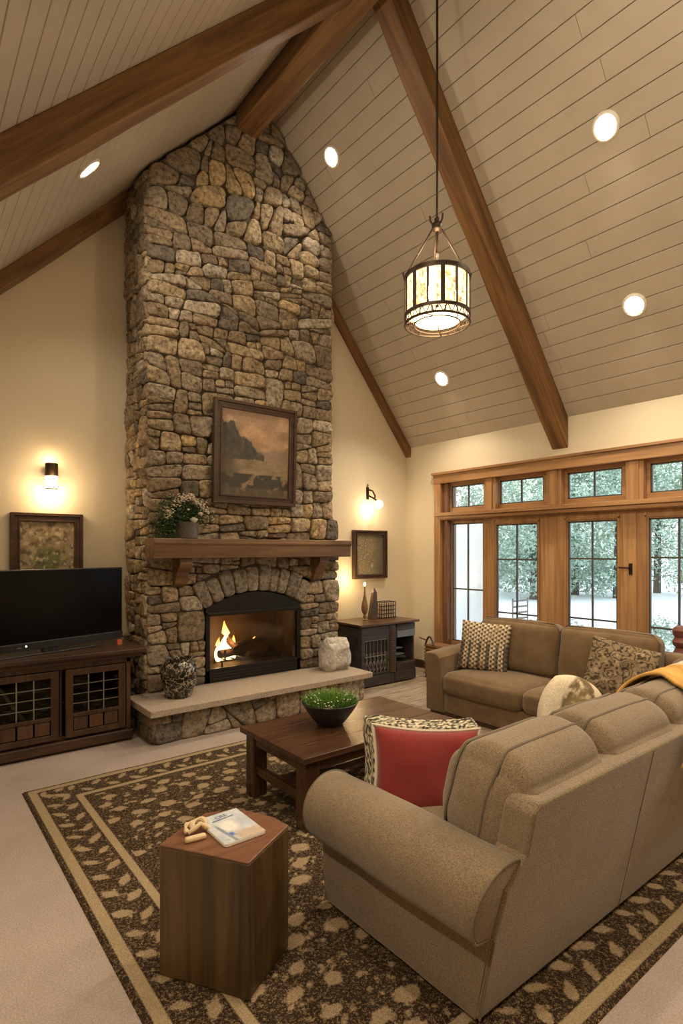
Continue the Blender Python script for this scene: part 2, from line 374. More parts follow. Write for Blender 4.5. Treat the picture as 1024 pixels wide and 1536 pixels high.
# ------------------------------------------------------------------ room dimensions
XW, YW = 5.616, 5.62            # right (window) wall plane, fireplace wall plane
XL, YB = -1.0, -2.6             # left and rear walls (behind the viewer)
ZE, MR = 3.017, 1.242           # eave height at the window wall, right slope
BL, ML = 3.22, 1.04
XR = (ZE + MR * XW - BL) / (ML + MR); ZR = BL + ML * XR
RR = lambda x: ZE + MR * (XW - x)
RL = lambda x: BL + ML * x
YC, CX0, CX1 = 5.08, 1.80, 3.87  # chimney breast front, left and right

# walls
mb = MB(); mb.prism([(XL - .1, 0), (XW + .15, 0), (XW + .15, RR(XW) + .1), (XR, ZR + .25), (XL - .1, RL(XL) + .1)], 1, YW, YW + .15)
struct('wall_back', mb, M['wall'])
mb = MB(); mb.prism([(XL - .1, 0), (XW + .15, 0), (XW + .15, RR(XW) + .1), (XR, ZR + .25), (XL - .1, RL(XL) + .1)], 1, YB - .15, YB)
struct('wall_front', mb, M['wall'])
mb = MB(); mb.box(XL - .15, XL, YB, YW, 0, RL(XL) + .05); struct('wall_left', mb, M['wall'])
# window wall: opening Y from WY0 to WY1, z 0 .. 2.52
WY1, WY0, WZ = 4.98, .74, 2.50
mb = MB(); mb.box(XW, XW + .2, WY1, YW, 0, ZE + .05); mb.box(XW, XW + .2, YB, WY0, 0, ZE + .05); mb.box(XW, XW + .2, WY0, WY1, WZ, ZE + .05)
struct('wall_right', mb, M['wall'])
# floor
mb = MB(); mb.box(XL - .1, XW + .2, YB - .1, YW + .1, -.12, 0); struct('floor', mb, M['carpet'])
mb = MB(); mb.box(3.55, XW, 1.0, YW, 0, .004); tag(struct('floor_planks', mb, M['planks']), None, None)

# ceiling boards (real boards with gaps) on both slopes
def slope_boards(p0, p1, w, seed, joints):
    rnd = random.Random(seed); mb = MB()
    (x0, z0), (x1, z1) = p0, p1; Ls = math.hypot(x1 - x0, z1 - z0); ux, uz = (x1 - x0) / Ls, (z1 - z0) / Ls
    nx, nz = -uz, ux
    if nz > 0: nx, nz = -nx, -nz           # normal points down into the room
    n = int(Ls / w) + 1
    for i in range(n):
        a, b = i * w + .0024, min((i + 1) * w, Ls) - .0024
        if b <= a: continue
        y = YB; ends = []
        if joints:
            q = YB + rnd.uniform(.6, 3.0)
            while q < YW - .3: ends.append(q); q += rnd.uniform(2.4, 3.8)
        ends.append(YW)
        for e in ends:
            c = .003
            prof = [(a, .014), (a, c), (a + c, 0), (b - c, 0), (b, c), (b, .014)]
            pts = [(x0 + ux * s - nx * t, z0 + uz * s - nz * t) for s, t in prof]
            mb.prism(pts, 1, y + .0015, e - .0015); y = e
    return mb
mbr = slope_boards((XW, ZE), (XR, ZR), .158, 3, True); mbl = slope_boards((XL, RL(XL)), (XR, ZR), .112, 4, False)
o = struct('ceiling', mbr, M['boards']); o.name = 'ceiling_right'
o = struct('ceiling', mbl, M['boards']); o.name = 'ceiling_left'
mb = MB(); t = .02
mb.prism([(XW + .2, RR(XW + .2) + t), (XR, ZR + t), (XL - .2, RL(XL - .2) + t), (XL - .2, RL(XL - .2) + .3), (XR, ZR + .4), (XW + .2, RR(XW + .2) + .3)], 1, YB - .1, YW + .15)
struct('ceiling_backing', mb, M['boardgap'])

# ------------------------------------------------------------------ beams
def slope_beam(name, x0, z0, x1, z1, y0, y1, depth, label, cutx=None):
    # underside is 'depth' (vertical) below the ceiling line; built in local frame so grain follows the length
    Ls = math.hypot(x1 - x0, z1 - z0); ang = math.atan2(z1 - z0, x1 - x0); dn = depth * math.cos(ang)
    mb = MB(); n = 40
    # end cut vertical at the lower end
    sh = math.tan(ang) * dn
    def prof(t, yy):
        return t
    v = []; f = []
    for i in range(n + 1):
        s = Ls * i / n
        for (yy, zz) in ((y0, -dn), (y1, -dn), (y1, 0), (y0, 0)):
            k = (1 - i / n); ss = s + (-zz / dn) * sh * (k if i < 3 else 0)
            ss = s + zz * math.tan(ang) * max(0, 1 - s / .5) if s < .5 else s
            jit = mnoise.noise(Vector((s * 1.7, yy * 9, zz * 9))) * .006
            v.append((ss, yy + (jit if yy == y0 else -jit), zz + (jit if zz < 0 else 0)))
    for i in range(n):
        for k in range(4): f.append((i * 4 + k, i * 4 + (k + 1) % 4, (i + 1) * 4 + (k + 1) % 4, (i + 1) * 4 + k))
    f += [(0, 1, 2, 3), (n * 4 + 3, n * 4 + 2, n * 4 + 1, n * 4)]
    mb.add([(a, b - (y0 + y1) / 2, c) for a, b, c in v], f)
    o = mesh_obj(name, mb, M['beam'], None, (0, 0, 0), bevel=.008)
    o.location = (x0, (y0 + y1) / 2, z0); o.rotation_euler = (0, -ang, 0); o['_w'] = (0, 0, 0)
    return tag(o, label, 'ceiling beam', 'timber ceiling beams')
# right beams: from window wall going up-left; mirrored frame so x runs towards the ridge
def right_beam(name, y0, y1, depth, label, lo=XW, hi=XR):
    o = slope_beam(name, 0, 0, (lo - hi), RR(hi) - RR(lo), y0, y1, depth, label)
    o.location = (lo, (y0 + y1) / 2, RR(lo)); o.rotation_euler = (0, -o.rotation_euler.y * -1, math.pi)
    ang = math.atan2(RR(hi) - RR(lo), lo - hi); o.rotation_euler = (0, -ang, math.pi)
    return o
def left_beam(name, y0, y1, depth, label, lo=XL, hi=XR):
    return slope_beam(name, lo, RL(lo), hi, RL(hi), y0, y1, depth, label)
right_beam('sloping_beam', 3.19, 3.38, .33, 'thick rustic timber beam rising from above the patio doors, behind the pendant lamp')
left_beam('sloping_beam', 3.19, 3.38, .27, 'thick knotty timber beam crossing the upper left of the ceiling')
left_beam('sloping_beam', YW - .16, YW, .17, 'slim dark timber beam along the top of the left wall beside the chimney', hi=CX0 + .1)
right_beam('sloping_beam', YW - .10, YW, .13, 'thin timber trim running down the slope to the room corner, right of the chimney', hi=CX1 - .1)
mb = MB(); mb.prism([(2.67, 5.80), (2.90, 5.80), (2.90, RL(2.90) - .004), (2.67, RL(2.67) - .004)], 1, YB + .02, YC - .02)
single('ridge_beam', mb, M['beamy'], 'timber ridge beam along the ceiling peak meeting the chimney top', 'ceiling beam', (2.9, 2.6, 5.8), 'timber ceiling beams', bevel=.01)

# ------------------------------------------------------------------ window wall joinery
F0, F1, F2 = M['fir'][0], M['fir'][1], M['fir'][2]
def trim(name, mb, mat, **k): return struct(name, mb, mat, bevel=.004, **k)
mb = MB(); mb.box(XW - .035, XW, WY0 - .1, WY1 + .10, 2.47, 2.60); mb.box(XW - .055, XW, WY0 - .12, WY1 + .12, 2.585, 2.615); trim('trim_1', mb, F1)           # head casing
mb = MB(); mb.box(XW - .03, XW + .02, WY1 - .02, WY1 + .085, 0, 2.47); trim('trim_2', mb, F2)                                                  # left jamb casing
mb = MB(); mb.box(XW - .02, XW + .16, WY0, WY1, 1.99, 2.09); mb.box(XW - .075, XW + .02, WY0 - .03, WY1 + .05, 2.04, 2.085); mb.box(XW - .05, XW + .02, WY0, WY1, 2.0, 2.04); trim('trim_3', mb, F1)      # transom rail
mb = MB(); mb.box(XW + .02, XW + .2, WY1 - .10, WY1, 0, WZ); trim('trim_4', mb, M['darkfir'])
mb = MB(); mb.box(XW, XW + .18, WY0, WY1, 0, .05); trim('trim_5', mb, F1)
bays = [(4.83, 4.29), (4.10, 3.50), (3.23, 2.63), (2.38, 1.80), (1.53, .93)]
posts = [4.21, 3.365, 2.51, 1.665]
tn = 6
for pc in posts:
    mb = MB(); mb.box(XW + .005, XW + .15, pc - .085, pc + .085, 2.09, WZ); mb.box(XW - .012, XW + .01, pc - .045, pc + .045, 2.09, 2.47)
    trim('trim_%d' % tn, mb, F2); tn += 1
mb = MB(); mb.box(XW - .03, XW + .02, WY0 - .085, WY0 + .02, 0, 2.47); trim('trim_%d' % tn, mb, F2); tn += 1
def glazed(name, y1, y0, gz0, gz1, oy1, oy0, oz0, oz1, xf, th, vm, hm, mat=F2, dark=True, handle=None, fr=.014):
    # a framed sash: outer (oy,oz), glass (y,gz), vertical muntins vm (fractions), horizontal muntins hm (heights)
    mb = MB()
    mb.box(xf, xf + th, y1, oy1, oz0, oz1); mb.box(xf, xf + th, oy0, y0, oz0, oz1)
    mb.box(xf, xf + th, y0, y1, oz0, gz0); mb.box(xf, xf + th, y0, y1, gz1, oz1)
    loc = (xf, (oy0 + oy1) / 2, oz0)
    o = struct(name, mb, mat, loc, bevel=.003); o['_w'] = loc
    g = MB(); g.box(xf + th * .5, xf + th * .5 + .006, y0 - .005, y1 + .005, gz0 - .005, gz1 + .005); part('glass', g, M['glass'], o)
    b = MB()
    e = fr
    b.box(xf + th * .3, xf + th * .75, y1 - e, y1 + .002, gz0, gz1); b.box(xf + th * .3, xf + th * .75, y0 - .002, y0 + e, gz0, gz1)
    b.box(xf + th * .3, xf + th * .75, y0, y1, gz0 - .002, gz0 + e); b.box(xf + th * .3, xf + th * .75, y0, y1, gz1 - e, gz1 + .002)
    part('sash_bead', b, M['mullion'] if dark else mat, o)
    for k in vm:
        q = MB(); yy = y0 + (y1 - y0) * k; q.box(xf + th * .35, xf + th * .7, yy - .009, yy + .009, gz0, gz1); part('muntin', q, M['mullion'], o)
    for z in hm:
        q = MB(); q.box(xf + th * .36, xf + th * .69, y0, y1, z - .009, z + .009); part('muntin', q, M['mullion'], o)
    return o
edges = [WY1 - .10] + [p for pc in posts for p in (pc + .085, pc - .085)] + [WY0]
for i, (y1, y0) in enumerate(bays):
    oy1, oy0 = edges[2 * i], edges[2 * i + 1]
    glazed('window_%d' % (i + 1), y1 + (.012 if i else .03), y0 + .03, 2.15, 2.43, oy1, oy0, 2.09, WZ, XW + .07, .05, [.5], [], mat=F1)
# door leafs; bay 1 is a fixed side light set deeper
glazed('window_6', 4.865, 4.37, .42, 1.945, WY1 - .10, 4.224, .05, 1.99, XW + .09, .05, [.5], [1.10], mat=F2)
zs = [(1.49, .857), (1.51, .88), (1.53, .86), (1.51, .88)]
dg = [(4.14, 3.585), (3.215, 2.69), (2.395, 1.87), (1.53, 1.0)]
dx = [(4.224, 3.366), (3.366, 2.502), (2.502, 1.65), (1.65, WY0)]
for i in range(4):
    xf = XW + (.03 if i % 2 else .04)
    o = glazed('door_%d' % (i + 1), dg[i][0], dg[i][1], .26, 1.905, dx[i][0], dx[i][1], .05, 1.99, xf, .05, [.5], list(zs[i]))
    # astragal / stile moulding
    q = MB(); q.box(xf - .012, xf + .002, dg[i][1] - .03, dg[i][1] - .014, .1, 1.96); q.box(xf - .012, xf + .002, dg[i][0] + .014, dg[i][0] + .03, .1, 1.96)
    q.box(xf - .012, xf + .002, dg[i][1] - .03, dg[i][0] + .03, 1.92, 1.935); part('moulding', q, F2, o)
    if i in (1, 2):
        yh = 2.555 if i == 1 else 2.44
        if i == 1:
            q = MB(); q.box(xf - .01, xf, yh - .016, yh + .016, 1.36, 1.47); q.tube([(xf - .01, yh, 1.425), (xf - .04, yh, 1.425), (xf - .04, yh + .10, 1.428)], .008); part('door_handle', q, M['bronze'], o, 'dark bronze lever handle')
# baseboards
bbm = plain('cream_baseboard', (.62, .53, .39), .5)
mb = MB(); mb.box(XL, CX0 - .02, YW - .02, YW, 0, .11); mb.box(CX1 + .1, XW, YW - .02, YW, 0, .11); struct('baseboard_back', mb, M['walnut'][0], bevel=.003)
mb = MB(); mb.box(XW - .02, XW, WY1 + .09, YW, 0, .11); struct('baseboard_right', mb, M['walnut'][1], bevel=.003)
mb = MB(); mb.box(XL, XL + .02, YB, YW, 0, .11); struct('baseboard_left', mb, M['walnut'][1], bevel=.003)

# ------------------------------------------------------------------ stonework
PAL = [((.30, .235, .155), 6), ((.235, .19, .135), 5), ((.38, .305, .20), 5), ((.33, .28, .21), 4), ((.45, .34, .19), .9), ((.16, .14, .115), 1.6), ((.42, .37, .29), 2)]
def stone_col(rnd):
    c = rnd.choices([p[0] for p in PAL], [p[1] for p in PAL])[0]; k = rnd.uniform(.85, 1.18); return tuple(q * k * f for q, f in zip(c, (1.02, .98, .94)))
def clip(poly, n, d):
    out = []
    for i in range(len(poly)):
        a, b = poly[i], poly[(i + 1) % len(poly)]; da = a[0] * n[0] + a[1] * n[1] - d; db = b[0] * n[0] + b[1] * n[1] - d
        if da <= 0: out.append(a)
        if da * db < 0: t = da / (da - db); out.append((a[0] + (b[0] - a[0]) * t, a[1] + (b[1] - a[1]) * t))
    return out
def area(p): return abs(sum(p[i][0] * p[(i + 1) % len(p)][1] - p[(i + 1) % len(p)][0] * p[i][1] for i in range(len(p)))) / 2
def bsp(poly, A, asp, tilt, rnd, out):
    if len(poly) < 3 or area(poly) < 1e-4: return
    xs = [p[0] for p in poly]; ys = [p[1] for p in poly]; w = max(xs) - min(xs); h = max(ys) - min(ys)
    a = area(poly)
    if a < A * rnd.choice((.45, .8, 1.1, 1.6, 2.6)) and w < 4 * h and h < 1.7 * w or a < A * .35: out.append(poly); return
    vert = w > h * asp * rnd.uniform(.75, 1.35)
    t = rnd.uniform(.36, .64); g = rnd.gauss(0, tilt)
    if vert: n = (math.cos(g), math.sin(g)); c = (min(xs) + w * t, (min(ys) + max(ys)) / 2)
    else: n = (math.sin(g) * .8, math.cos(g)); c = ((min(xs) + max(xs)) / 2, min(ys) + h * t)
    d = n[0] * c[0] + n[1] * c[1]
    bsp(clip(poly, n, d), A, asp, tilt, rnd, out); bsp(clip(poly, (-n[0], -n[1]), -d), A, asp, tilt, rnd, out)
def inset(poly, g):
    # convex polygon, any orientation
    s = sum(poly[i][0] * poly[(i + 1) % len(poly)][1] - poly[(i + 1) % len(poly)][0] * poly[i][1] for i in range(len(poly)))
    out = poly
    for i in range(len(poly)):
        a, b = poly[i], poly[(i + 1) % len(poly)]; ex, ey = b[0] - a[0], b[1] - a[1]; l = math.hypot(ex, ey)
        if l < 1e-6: continue
        n = (ey / l, -ex / l) if s > 0 else (-ey / l, ex / l)
        out = clip(out, n, n[0] * a[0] + n[1] * a[1] - g)
        if len(out) < 3: return []
    return out
def add_stone(mb, poly, mp, rnd, hmin=.032, hmax=.056, gap=.0032, rough=1.0, col=None, M_=36, corner=.13):
    poly = inset(poly, gap)
    if len(poly) < 3 or area(poly) < 6e-4: return
    for it in range(3):
        q = []
        k = corner if it == 0 else .22
        for i in range(len(poly)):
            a, b = poly[i], poly[(i + 1) % len(poly)]
            q += [(a[0] + (b[0] - a[0]) * k, a[1] + (b[1] - a[1]) * k), (b[0] + (a[0] - b[0]) * k, b[1] + (a[1] - b[1]) * k)]
        poly = q
    # resample
    seg = [math.dist(poly[i], poly[(i + 1) % len(poly)]) for i in range(len(poly))]; T = sum(seg); pts = []; i = 0; acc = 0
    for k in range(M_):
        t = T * k / M_
        while acc + seg[i] < t: acc += seg[i]; i += 1
        u = (t - acc) / max(seg[i], 1e-9); a, b = poly[i], poly[(i + 1) % len(poly)]
        pts.append((a[0] + (b[0] - a[0]) * u, a[1] + (b[1] - a[1]) * u))
    cx = sum(p[0] for p in pts) / M_; cy = sum(p[1] for p in pts) / M_
    size = math.sqrt(area(pts)); h = rnd.uniform(hmin, hmax) * min(1, .55 + size * 2.5); sx, sy = rnd.gauss(0, .09), rnd.gauss(0, .09)
    e = min(.011, size * .10) / (size * .5)
    rings = [(1, -.02), (1.0, h * .55), (1 - e * .35, h * .82), (1 - e * 1.0, h * .95), (1 - e * 2.2, h), (.62, h * 1.03), (.38, h * 1.05), (.16, h * 1.05)]
    v = []; sd = rnd.uniform(0, 50)
    for s, hh in rings:
        for p in pts:
            x = cx + (p[0] - cx) * s; y = cy + (p[1] - cy) * s; z = hh
            if hh > 0:
                z += (sx * (x - cx) + sy * (y - cy)) * (hh / h)
                z += (mnoise.noise(Vector((x * 9, y * 11, sd))) * .016 + mnoise.noise(Vector((x * 26, y * 40, sd))) * .010 + mnoise.noise(Vector((x * 70, y * 90, sd))) * .003) * rough * min(1, hh / h)
                j = mnoise.noise_vector(Vector((x * 22, y * 22, sd))) * .006 * rough * (1 if s > .6 else 0); x += j.x; y += j.y
            v.append(mp(x, y, z))
    zc = h * 1.05 + mnoise.noise(Vector((cx * 11, cy * 11, sd))) * .014 * rough; v.append(mp(cx, cy, zc))
    n = M_; f = [(r * n + k, r * n + (k + 1) % n, (r + 1) * n + (k + 1) % n, (r + 1) * n + k) for r in range(len(rings) - 1) for k in range(n)]
    f += [((len(rings) - 1) * n + k, (len(rings) - 1) * n + (k + 1) % n, len(v) - 1) for k in range(n)]
    mb.add(v, f, col or stone_col(rnd))
def stones(mb, poly, mp, seed, A=.022, asp=1.55, tilt=.11, **k):
    rnd = random.Random(seed); out = []; bsp(poly, A, asp, tilt, rnd, out)
    for p in out: add_stone(mb, p, mp, rnd, **k)
front = lambda x, z, h: (x, YC - h, z)
side = lambda y, z, h: (CX0 - h, y, z)
rside = lambda y, z, h: (CX1 + h, y, z)
fp = thing('stone_fireplace', 'tall fieldstone chimney breast with arched gas fireplace and raised hearth', 'fireplace', (2.9, 5.0, 0))
ACX, AZ, AR = 2.90, .097, 1.083
core = MB()
D = .005
core.box(CX0 + D, 2.34, YC + D, YW - .005, 0, 1.3); core.box(3.46, 3.95, YC + D, YW - .005, 0, 1.3)
core.box(CX0 + D, 3.95, YC + D, YW - .005, 1.2, 1.9)
core.prism([(CX0 + D, 1.9), (CX1 - D, 1.9), (CX1 - D, RR(CX1) - .03), (XR + .05, ZR - .09), (XR - .05, ZR - .09), (CX0 + D, RL(CX0) - .03)], 1, YC + D, YW - .005)
core.box(2.34, 3.46, YC + D, YW - .005, 0, .3)
part('mortar_core', core, M['mortar'], fp)
mb = MB()
stones(mb, [(CX0 - .02, .31), (2.345, .31), (2.345, 1.02), (CX0 - .02, 1.02)], front, 11, A=.032)
stones(mb, [(3.455, .31), (3.97, .31), (3.97, 1.02), (3.455, 1.02)], front, 12, A=.026)
for mir in (0, 1):
    fx = (lambda x: 5.80 - x) if mir else (lambda x: x); x0 = 1.78 if not mir else 1.83
    polys = [[(x0, 1.02), (2.34, 1.02), (2.205, 1.27), (x0, 1.27)], [(x0, 1.27), (2.205, 1.27), (2.5, 1.39), (2.5, 1.56), (x0, 1.56)], [(2.5, 1.39), (2.9, 1.455), (2.9, 1.56), (2.5, 1.56)]]
    for j, p in enumerate(polys): stones(mb, [(fx(a), b) for a, b in p], front, 20 + j + 5 * mir, A=.022)
stones(mb, [(1.79, 1.56), (3.97, 1.56), (3.97, 1.95), (1.79, 1.95)], front, 31, A=.034)
stones(mb, [(1.78, 1.95), (3.88, 1.95), (3.88, 3.4), (1.78, 3.4)], front, 32, A=.034, asp=1.45)
stones(mb, [(1.78, 3.4), (3.88, 3.4), (3.88, 4.72), (1.78, 4.72)], front, 37, A=.031, asp=1.6, tilt=.17)
ztl, ztr = RL(1.79) - .02, RR(3.87) - .02
stones(mb, [(1.79, 4.72), (3.87, 4.72), (3.87, ztr), (XR, ZR - .05), (1.79, ztl)], front, 34, A=.05, asp=1.0, tilt=.28, corner=.2, rough=.9)
part('stone_facing', mb, M['stone'], fp, smooth=True, sharp=60)
mb = MB()
stones(mb, [(YC - .02, .0), (YW - .01, .0), (YW - .01, 5.05), (YC - .02, 5.05)], side, 41, A=.024, asp=1.2)
part('stone_facing', mb, M['stone'], fp, smooth=True, sharp=60)
mb = MB(); stones(mb, [(YC, 1.9), (YW - .01, 1.9), (YW - .01, 5.1), (YC, 5.1)], rside, 42, A=.03, asp=1.2)
part('stone_facing', mb, M['stone'], fp, smooth=True, sharp=60)
# voussoirs
rnd = random.Random(5); a0 = R_(31.5); cuts = [-a0]
ws = [rnd.uniform(.8, 1.25) for _ in range(10)]; S = sum(ws)
for w in ws: cuts.append(cuts[-1] + 2 * a0 * w / S)
for i in range(10):
    a, b = cuts[i], cuts[i + 1]; ro = AR + rnd.uniform(.235, .28); ri = AR + .002
    P = lambda r, g: (ACX + r * math.sin(g), AZ + r * math.cos(g))
    kk = rnd.uniform(.8, 1.2); m2 = MB(); add_stone(m2, [P(ri, a), P(ri, b), P(ro, b), P(ro, a)], lambda x, z, h: (x, YC - h, z), rnd, .045, .06, col=tuple(q * kk for q in (.30, .25, .19)), corner=.12)
    part('arch_stone', m2, M['stone'], fp, smooth=True, sharp=60)
# hearth base + slab
hb = MB(); hb.box(1.70, 3.88, 4.56, YC + .05, 0, .25); part('hearth_core', hb, M['mortar'], fp)
mb = MB(); stones(mb, [(1.66, 0), (3.92, 0), (3.92, .25), (1.66, .25)], lambda x, z, h: (x, 4.56 - h, z), 51, A=.045, asp=1.5, tilt=.25, rough=.6, hmin=.018, hmax=.03)
stones(mb, [(4.54, 0), (5.06, 0), (5.06, .25), (4.54, .25)], lambda y, z, h: (1.70 - h, y, z), 52, A=.06, rough=.6)
stones(mb, [(4.54, 0), (5.06, 0), (5.06, .25), (4.54, .25)], lambda y, z, h: (3.88 + h, y, z), 53, A=.04)
part('hearth_stones', mb, M['stone'], fp, smooth=True, sharp=60)
sl = MB()
def slabpt(u, v, top):
    pass
outline = []
for k in range(60): outline.append((1.60 + 2.37 * k / 59, 4.46 + mnoise.noise(Vector((k * .35, 1, 2))) * .008))
for k in range(14): outline.append((3.97 + mnoise.noise(Vector((k * .4, 5, 2))) * .006, 4.47 + .61 * k / 13))
for k in range(14): outline.append((1.60 + mnoise.noise(Vector((k * .4, 9, 2))) * .006, 5.08 - .61 * k / 13))
sl.prism(outline, 2, .252, .308, col=(.40, .325, .25)); part('hearth_slab', sl, M['slab'], fp, 'smooth granite slab', bevel=.009)
# firebox insert
def arcpts(r, a, n=24): return [(ACX + r * math.sin(-a + 2 * a * k / n), AZ + r * math.cos(-a + 2 * a * k / n)) for k in range(n + 1)]
fbx = MB(); arc = arcpts(AR - .004, R_(30.4))
fbx.prism([(2.352, .97), (3.448, .97)] + arc[::-1], 1, YC - .012, YC + .05)
fbx.box(2.352, 2.395, YC - .02, YC + .05, .31, 1.0); fbx.box(3.405, 3.448, YC - .02, YC + .05, .31, 1.0)
fbx.box(2.352, 3.448, YC - .02, YC + .05, .31, .43); part('firebox_surround', fbx, M['black'], fp, 'black metal surround', bevel=.003)
q = MB(); q.box(2.39, 3.41, YC - .028, YC - .01, .955, .975); q.box(2.36, 3.44, YC - .045, YC - .01, .975, .99); q.box(2.39, 3.41, YC - .024, YC, .43, .445)
for k in range(3): q.box(2.42, 3.38, YC - .026, YC - .018, .335 + .028 * k, .343 + .028 * k)
part('metal_trim', q, plain('dark_steel_trim', (.05, .045, .04), .3, .8), fp, bevel=.002)
q = MB(); z0 = .43
q.box(2.36, 2.38, YC, 5.52, .3, 1.1); q.box(3.42, 3.44, YC, 5.52, .3, 1.1); q.box(2.36, 3.44, 5.50, 5.52, .3, 1.1); q.box(2.36, 3.44, YC, 5.52, 1.08, 1.1); q.box(2.36, 3.44, YC + .01, 5.52, .40, .43)
part('firebox_lining', q, M['firebrick'], fp)
q = MB(); q.box(2.395, 3.405, YC - .004, YC + .002, .44, .96); part('glass_front', q, M['fireglass'], fp)
q = MB()
for k in range(7): q.tube([(2.62 + .1 * k, 5.17, .49), (2.62 + .1 * k, 5.36, .49)], .008, 6)
for yy in (5.18, 5.35): q.tube([(2.56, yy, .482), (3.28, yy, .482)], .009, 6)
for xx in (2.58, 3.26):
    for yy in (5.18, 5.35): q.tube([(xx, yy, .43), (xx, yy, .49)], .009, 6)
q.tube([(2.6, 5.15, .49), (2.6, 5.15, .60)], .01, 6); q.tube([(3.2, 5.15, .49), (3.2, 5.15, .57)], .01, 6)
part('fire_grate', q, M['black'], fp)
charred = plain('charred_log_bark', (.06, .038, .024), .9, bscale=30, bdist=.01, var=.5)
logs = [((2.58, 5.24, .545), (3.20, 5.29, .555), .042), ((2.66, 5.33, .54), (3.24, 5.30, .545), .038), ((2.74, 5.18, .60), (2.68, 5.33, .70), .035), ((2.72, 5.20, .625), (3.16, 5.33, .635), .03), ((2.86, 5.17, .53), (3.1, 5.2, .54), .03)]
labs = ['long charred log lying at the front of the grate', 'long charred log lying at the back of the grate', 'short log stub tilted up against the flame', 'thin charred log laid on top across the grate', 'short thin log at the front of the grate']
for i, (a, b, r) in enumerate(logs):
    A, B = Vector(a), Vector(b); q = MB(); pts = [A.lerp(B, t / 8) + mnoise.noise_vector(Vector((t, i * 5, 0))) * .006 for t in range(9)]
    q.tube(pts, [r * (1 + .12 * mnoise.noise(Vector((t * 1.3, i, 4)))) for t in range(9)], 12)
    single('fire_log', q, charred, labs[i], 'log', tuple(A.lerp(B, .5)), 'logs in the fireplace', smooth=True)
# flames
def flame(mb, x, y, z, h, w, sd):
    n, m = 14, 16; v = []; f = []
    for j in range(m + 1):
        t = j / m; r = w * (math.sin(math.pi * min(1, t * 1.25 + .18)) ** .8 if t < .65 else (1 - t) / .35 * .58) ; r = max(r, .001)
        cx = x + math.sin(t * 4 + sd) * .02 * t * 1.5; cy = y + math.cos(t * 3 + sd) * .01 * t
        for k in range(n):
            g = 2 * math.pi * k / n; rr = r * (1 + .12 * mnoise.noise(Vector((math.cos(g) * 1.5, math.sin(g) * 1.5, t * 4 + sd))))
            v.append((cx + rr * math.cos(g), cy + rr * .6 * math.sin(g), z + h * t + .003 * math.sin(3 * g)))
    for j in range(m):
        for k in range(n): f.append((j * n + k, j * n + (k + 1) % n, (j + 1) * n + (k + 1) % n, (j + 1) * n + k))
    f.append(tuple(range(n))[::-1]); mb.add(v, f)
q = MB(); pass
fl = thing('fire_flame', 'bright yellow flame rising behind the logs in the fireplace', 'flame', (2.68, 5.3, .52))
for a in ((2.69, 5.30, .47, .40, .085, 1), (2.62, 5.31, .46, .24, .06, 2.2), (2.76, 5.32, .46, .25, .055, 4.5), (3.02, 5.31, .60, .07, .014, 3)):
    q = MB(); flame(q, *a); part('flame_tongue', q, M['flame'], fl, smooth=True, sharp=0)
light('flame_light', 'POINT', (0.02, -.08, .14), 7, (1, .5, .18), fl, .07)

# mantel
mt = thing('mantel_shelf', 'thick rough timber mantel shelf on two wooden brackets above the fire', 'mantel', (2.85, 4.95, 1.527))
q = MB(); n = 30
sec = [(0, 0), (.03, 0), (.15, .012), (.178, .02), (.183, .0)]
q.prism([(4.815, 1.527), (5.03, 1.527), (5.03, 1.705), (4.80, 1.705), (4.795, 1.66), (4.81, 1.64)], 0, 1.75, 3.955)
part('shelf_beam', q, M['mantel'], mt, bevel=.006, bseg=3)
for xb in (2.07, 3.63):
    q = MB(); q.prism([(5.06, 1.527), (4.86, 1.527), (4.86, 1.47), (4.885, 1.44), (4.93, 1.40), (4.965, 1.34), (4.985, 1.285), (5.06, 1.25)], 0, xb - .06, xb + .06)
    part('bracket', q, M['mantel'], mt, bevel=.006)

# ------------------------------------------------------------------ painted surfaces
def fbm(x, y, s=0, o=4):
    r = 0; a = .5
    for i in range(o): r += a * mnoise.noise(Vector((x, y, s))); x *= 2; y *= 2; a *= .5; s += 7
    return r
def mix(a, b, t): t = max(0, min(1, t)); return tuple(p + (q - p) * t for p, q in zip(a, b))
def ss(a, b, x): t = max(0, min(1, (x - a) / (b - a))); return t * t * (3 - 2 * t)
def landscape(u, v):
    sky = mix((.30, .19, .12), (.52, .33, .19), .5 + 1.3 * fbm(u * 3, v * 5, 1)); sky = mix(sky, (.40, .27, .18), ss(.7, 1, v))
    sky = mix(sky, (.68, .46, .28), ss(.2, .5, fbm(u * 4 + 3, v * 7, 3) + .25) * .5)
    c = sky
    far = .60 + .07 * fbm(u * 6, 0, 5) + .05 * math.sin(u * 7); c = mix(c, (.26, .19, .14), ss(far + .02, far - .02, v) * (.8 if u > .4 else 1))
    cl = .93 - u * .72 + .16 * fbm(u * 9, 0, 9) if u < .62 else .42
    c = mix(c, mix((.05, .045, .04), (.10, .085, .065), .5 + fbm(u * 12, v * 9, 6) * 1.5), ss(cl + .015, cl - .015, v))
    land = .43 + .03 * fbm(u * 5, 1, 8)
    if v < land: c = mix(mix((.33, .24, .14), (.20, .15, .09), .5 + 1.6 * fbm(u * 6, v * 16, 2)), (.07, .06, .045), ss(.34, .1, u) * .8)
    if v < .26: c = mix(c, (.055, .045, .03), ss(.0, .22, fbm(u * 8, v * 10, 12) + .12 + (.2 - abs(v - .18))))
    if v < .1: c = mix(c, (.12, .09, .055), .6)
    return c
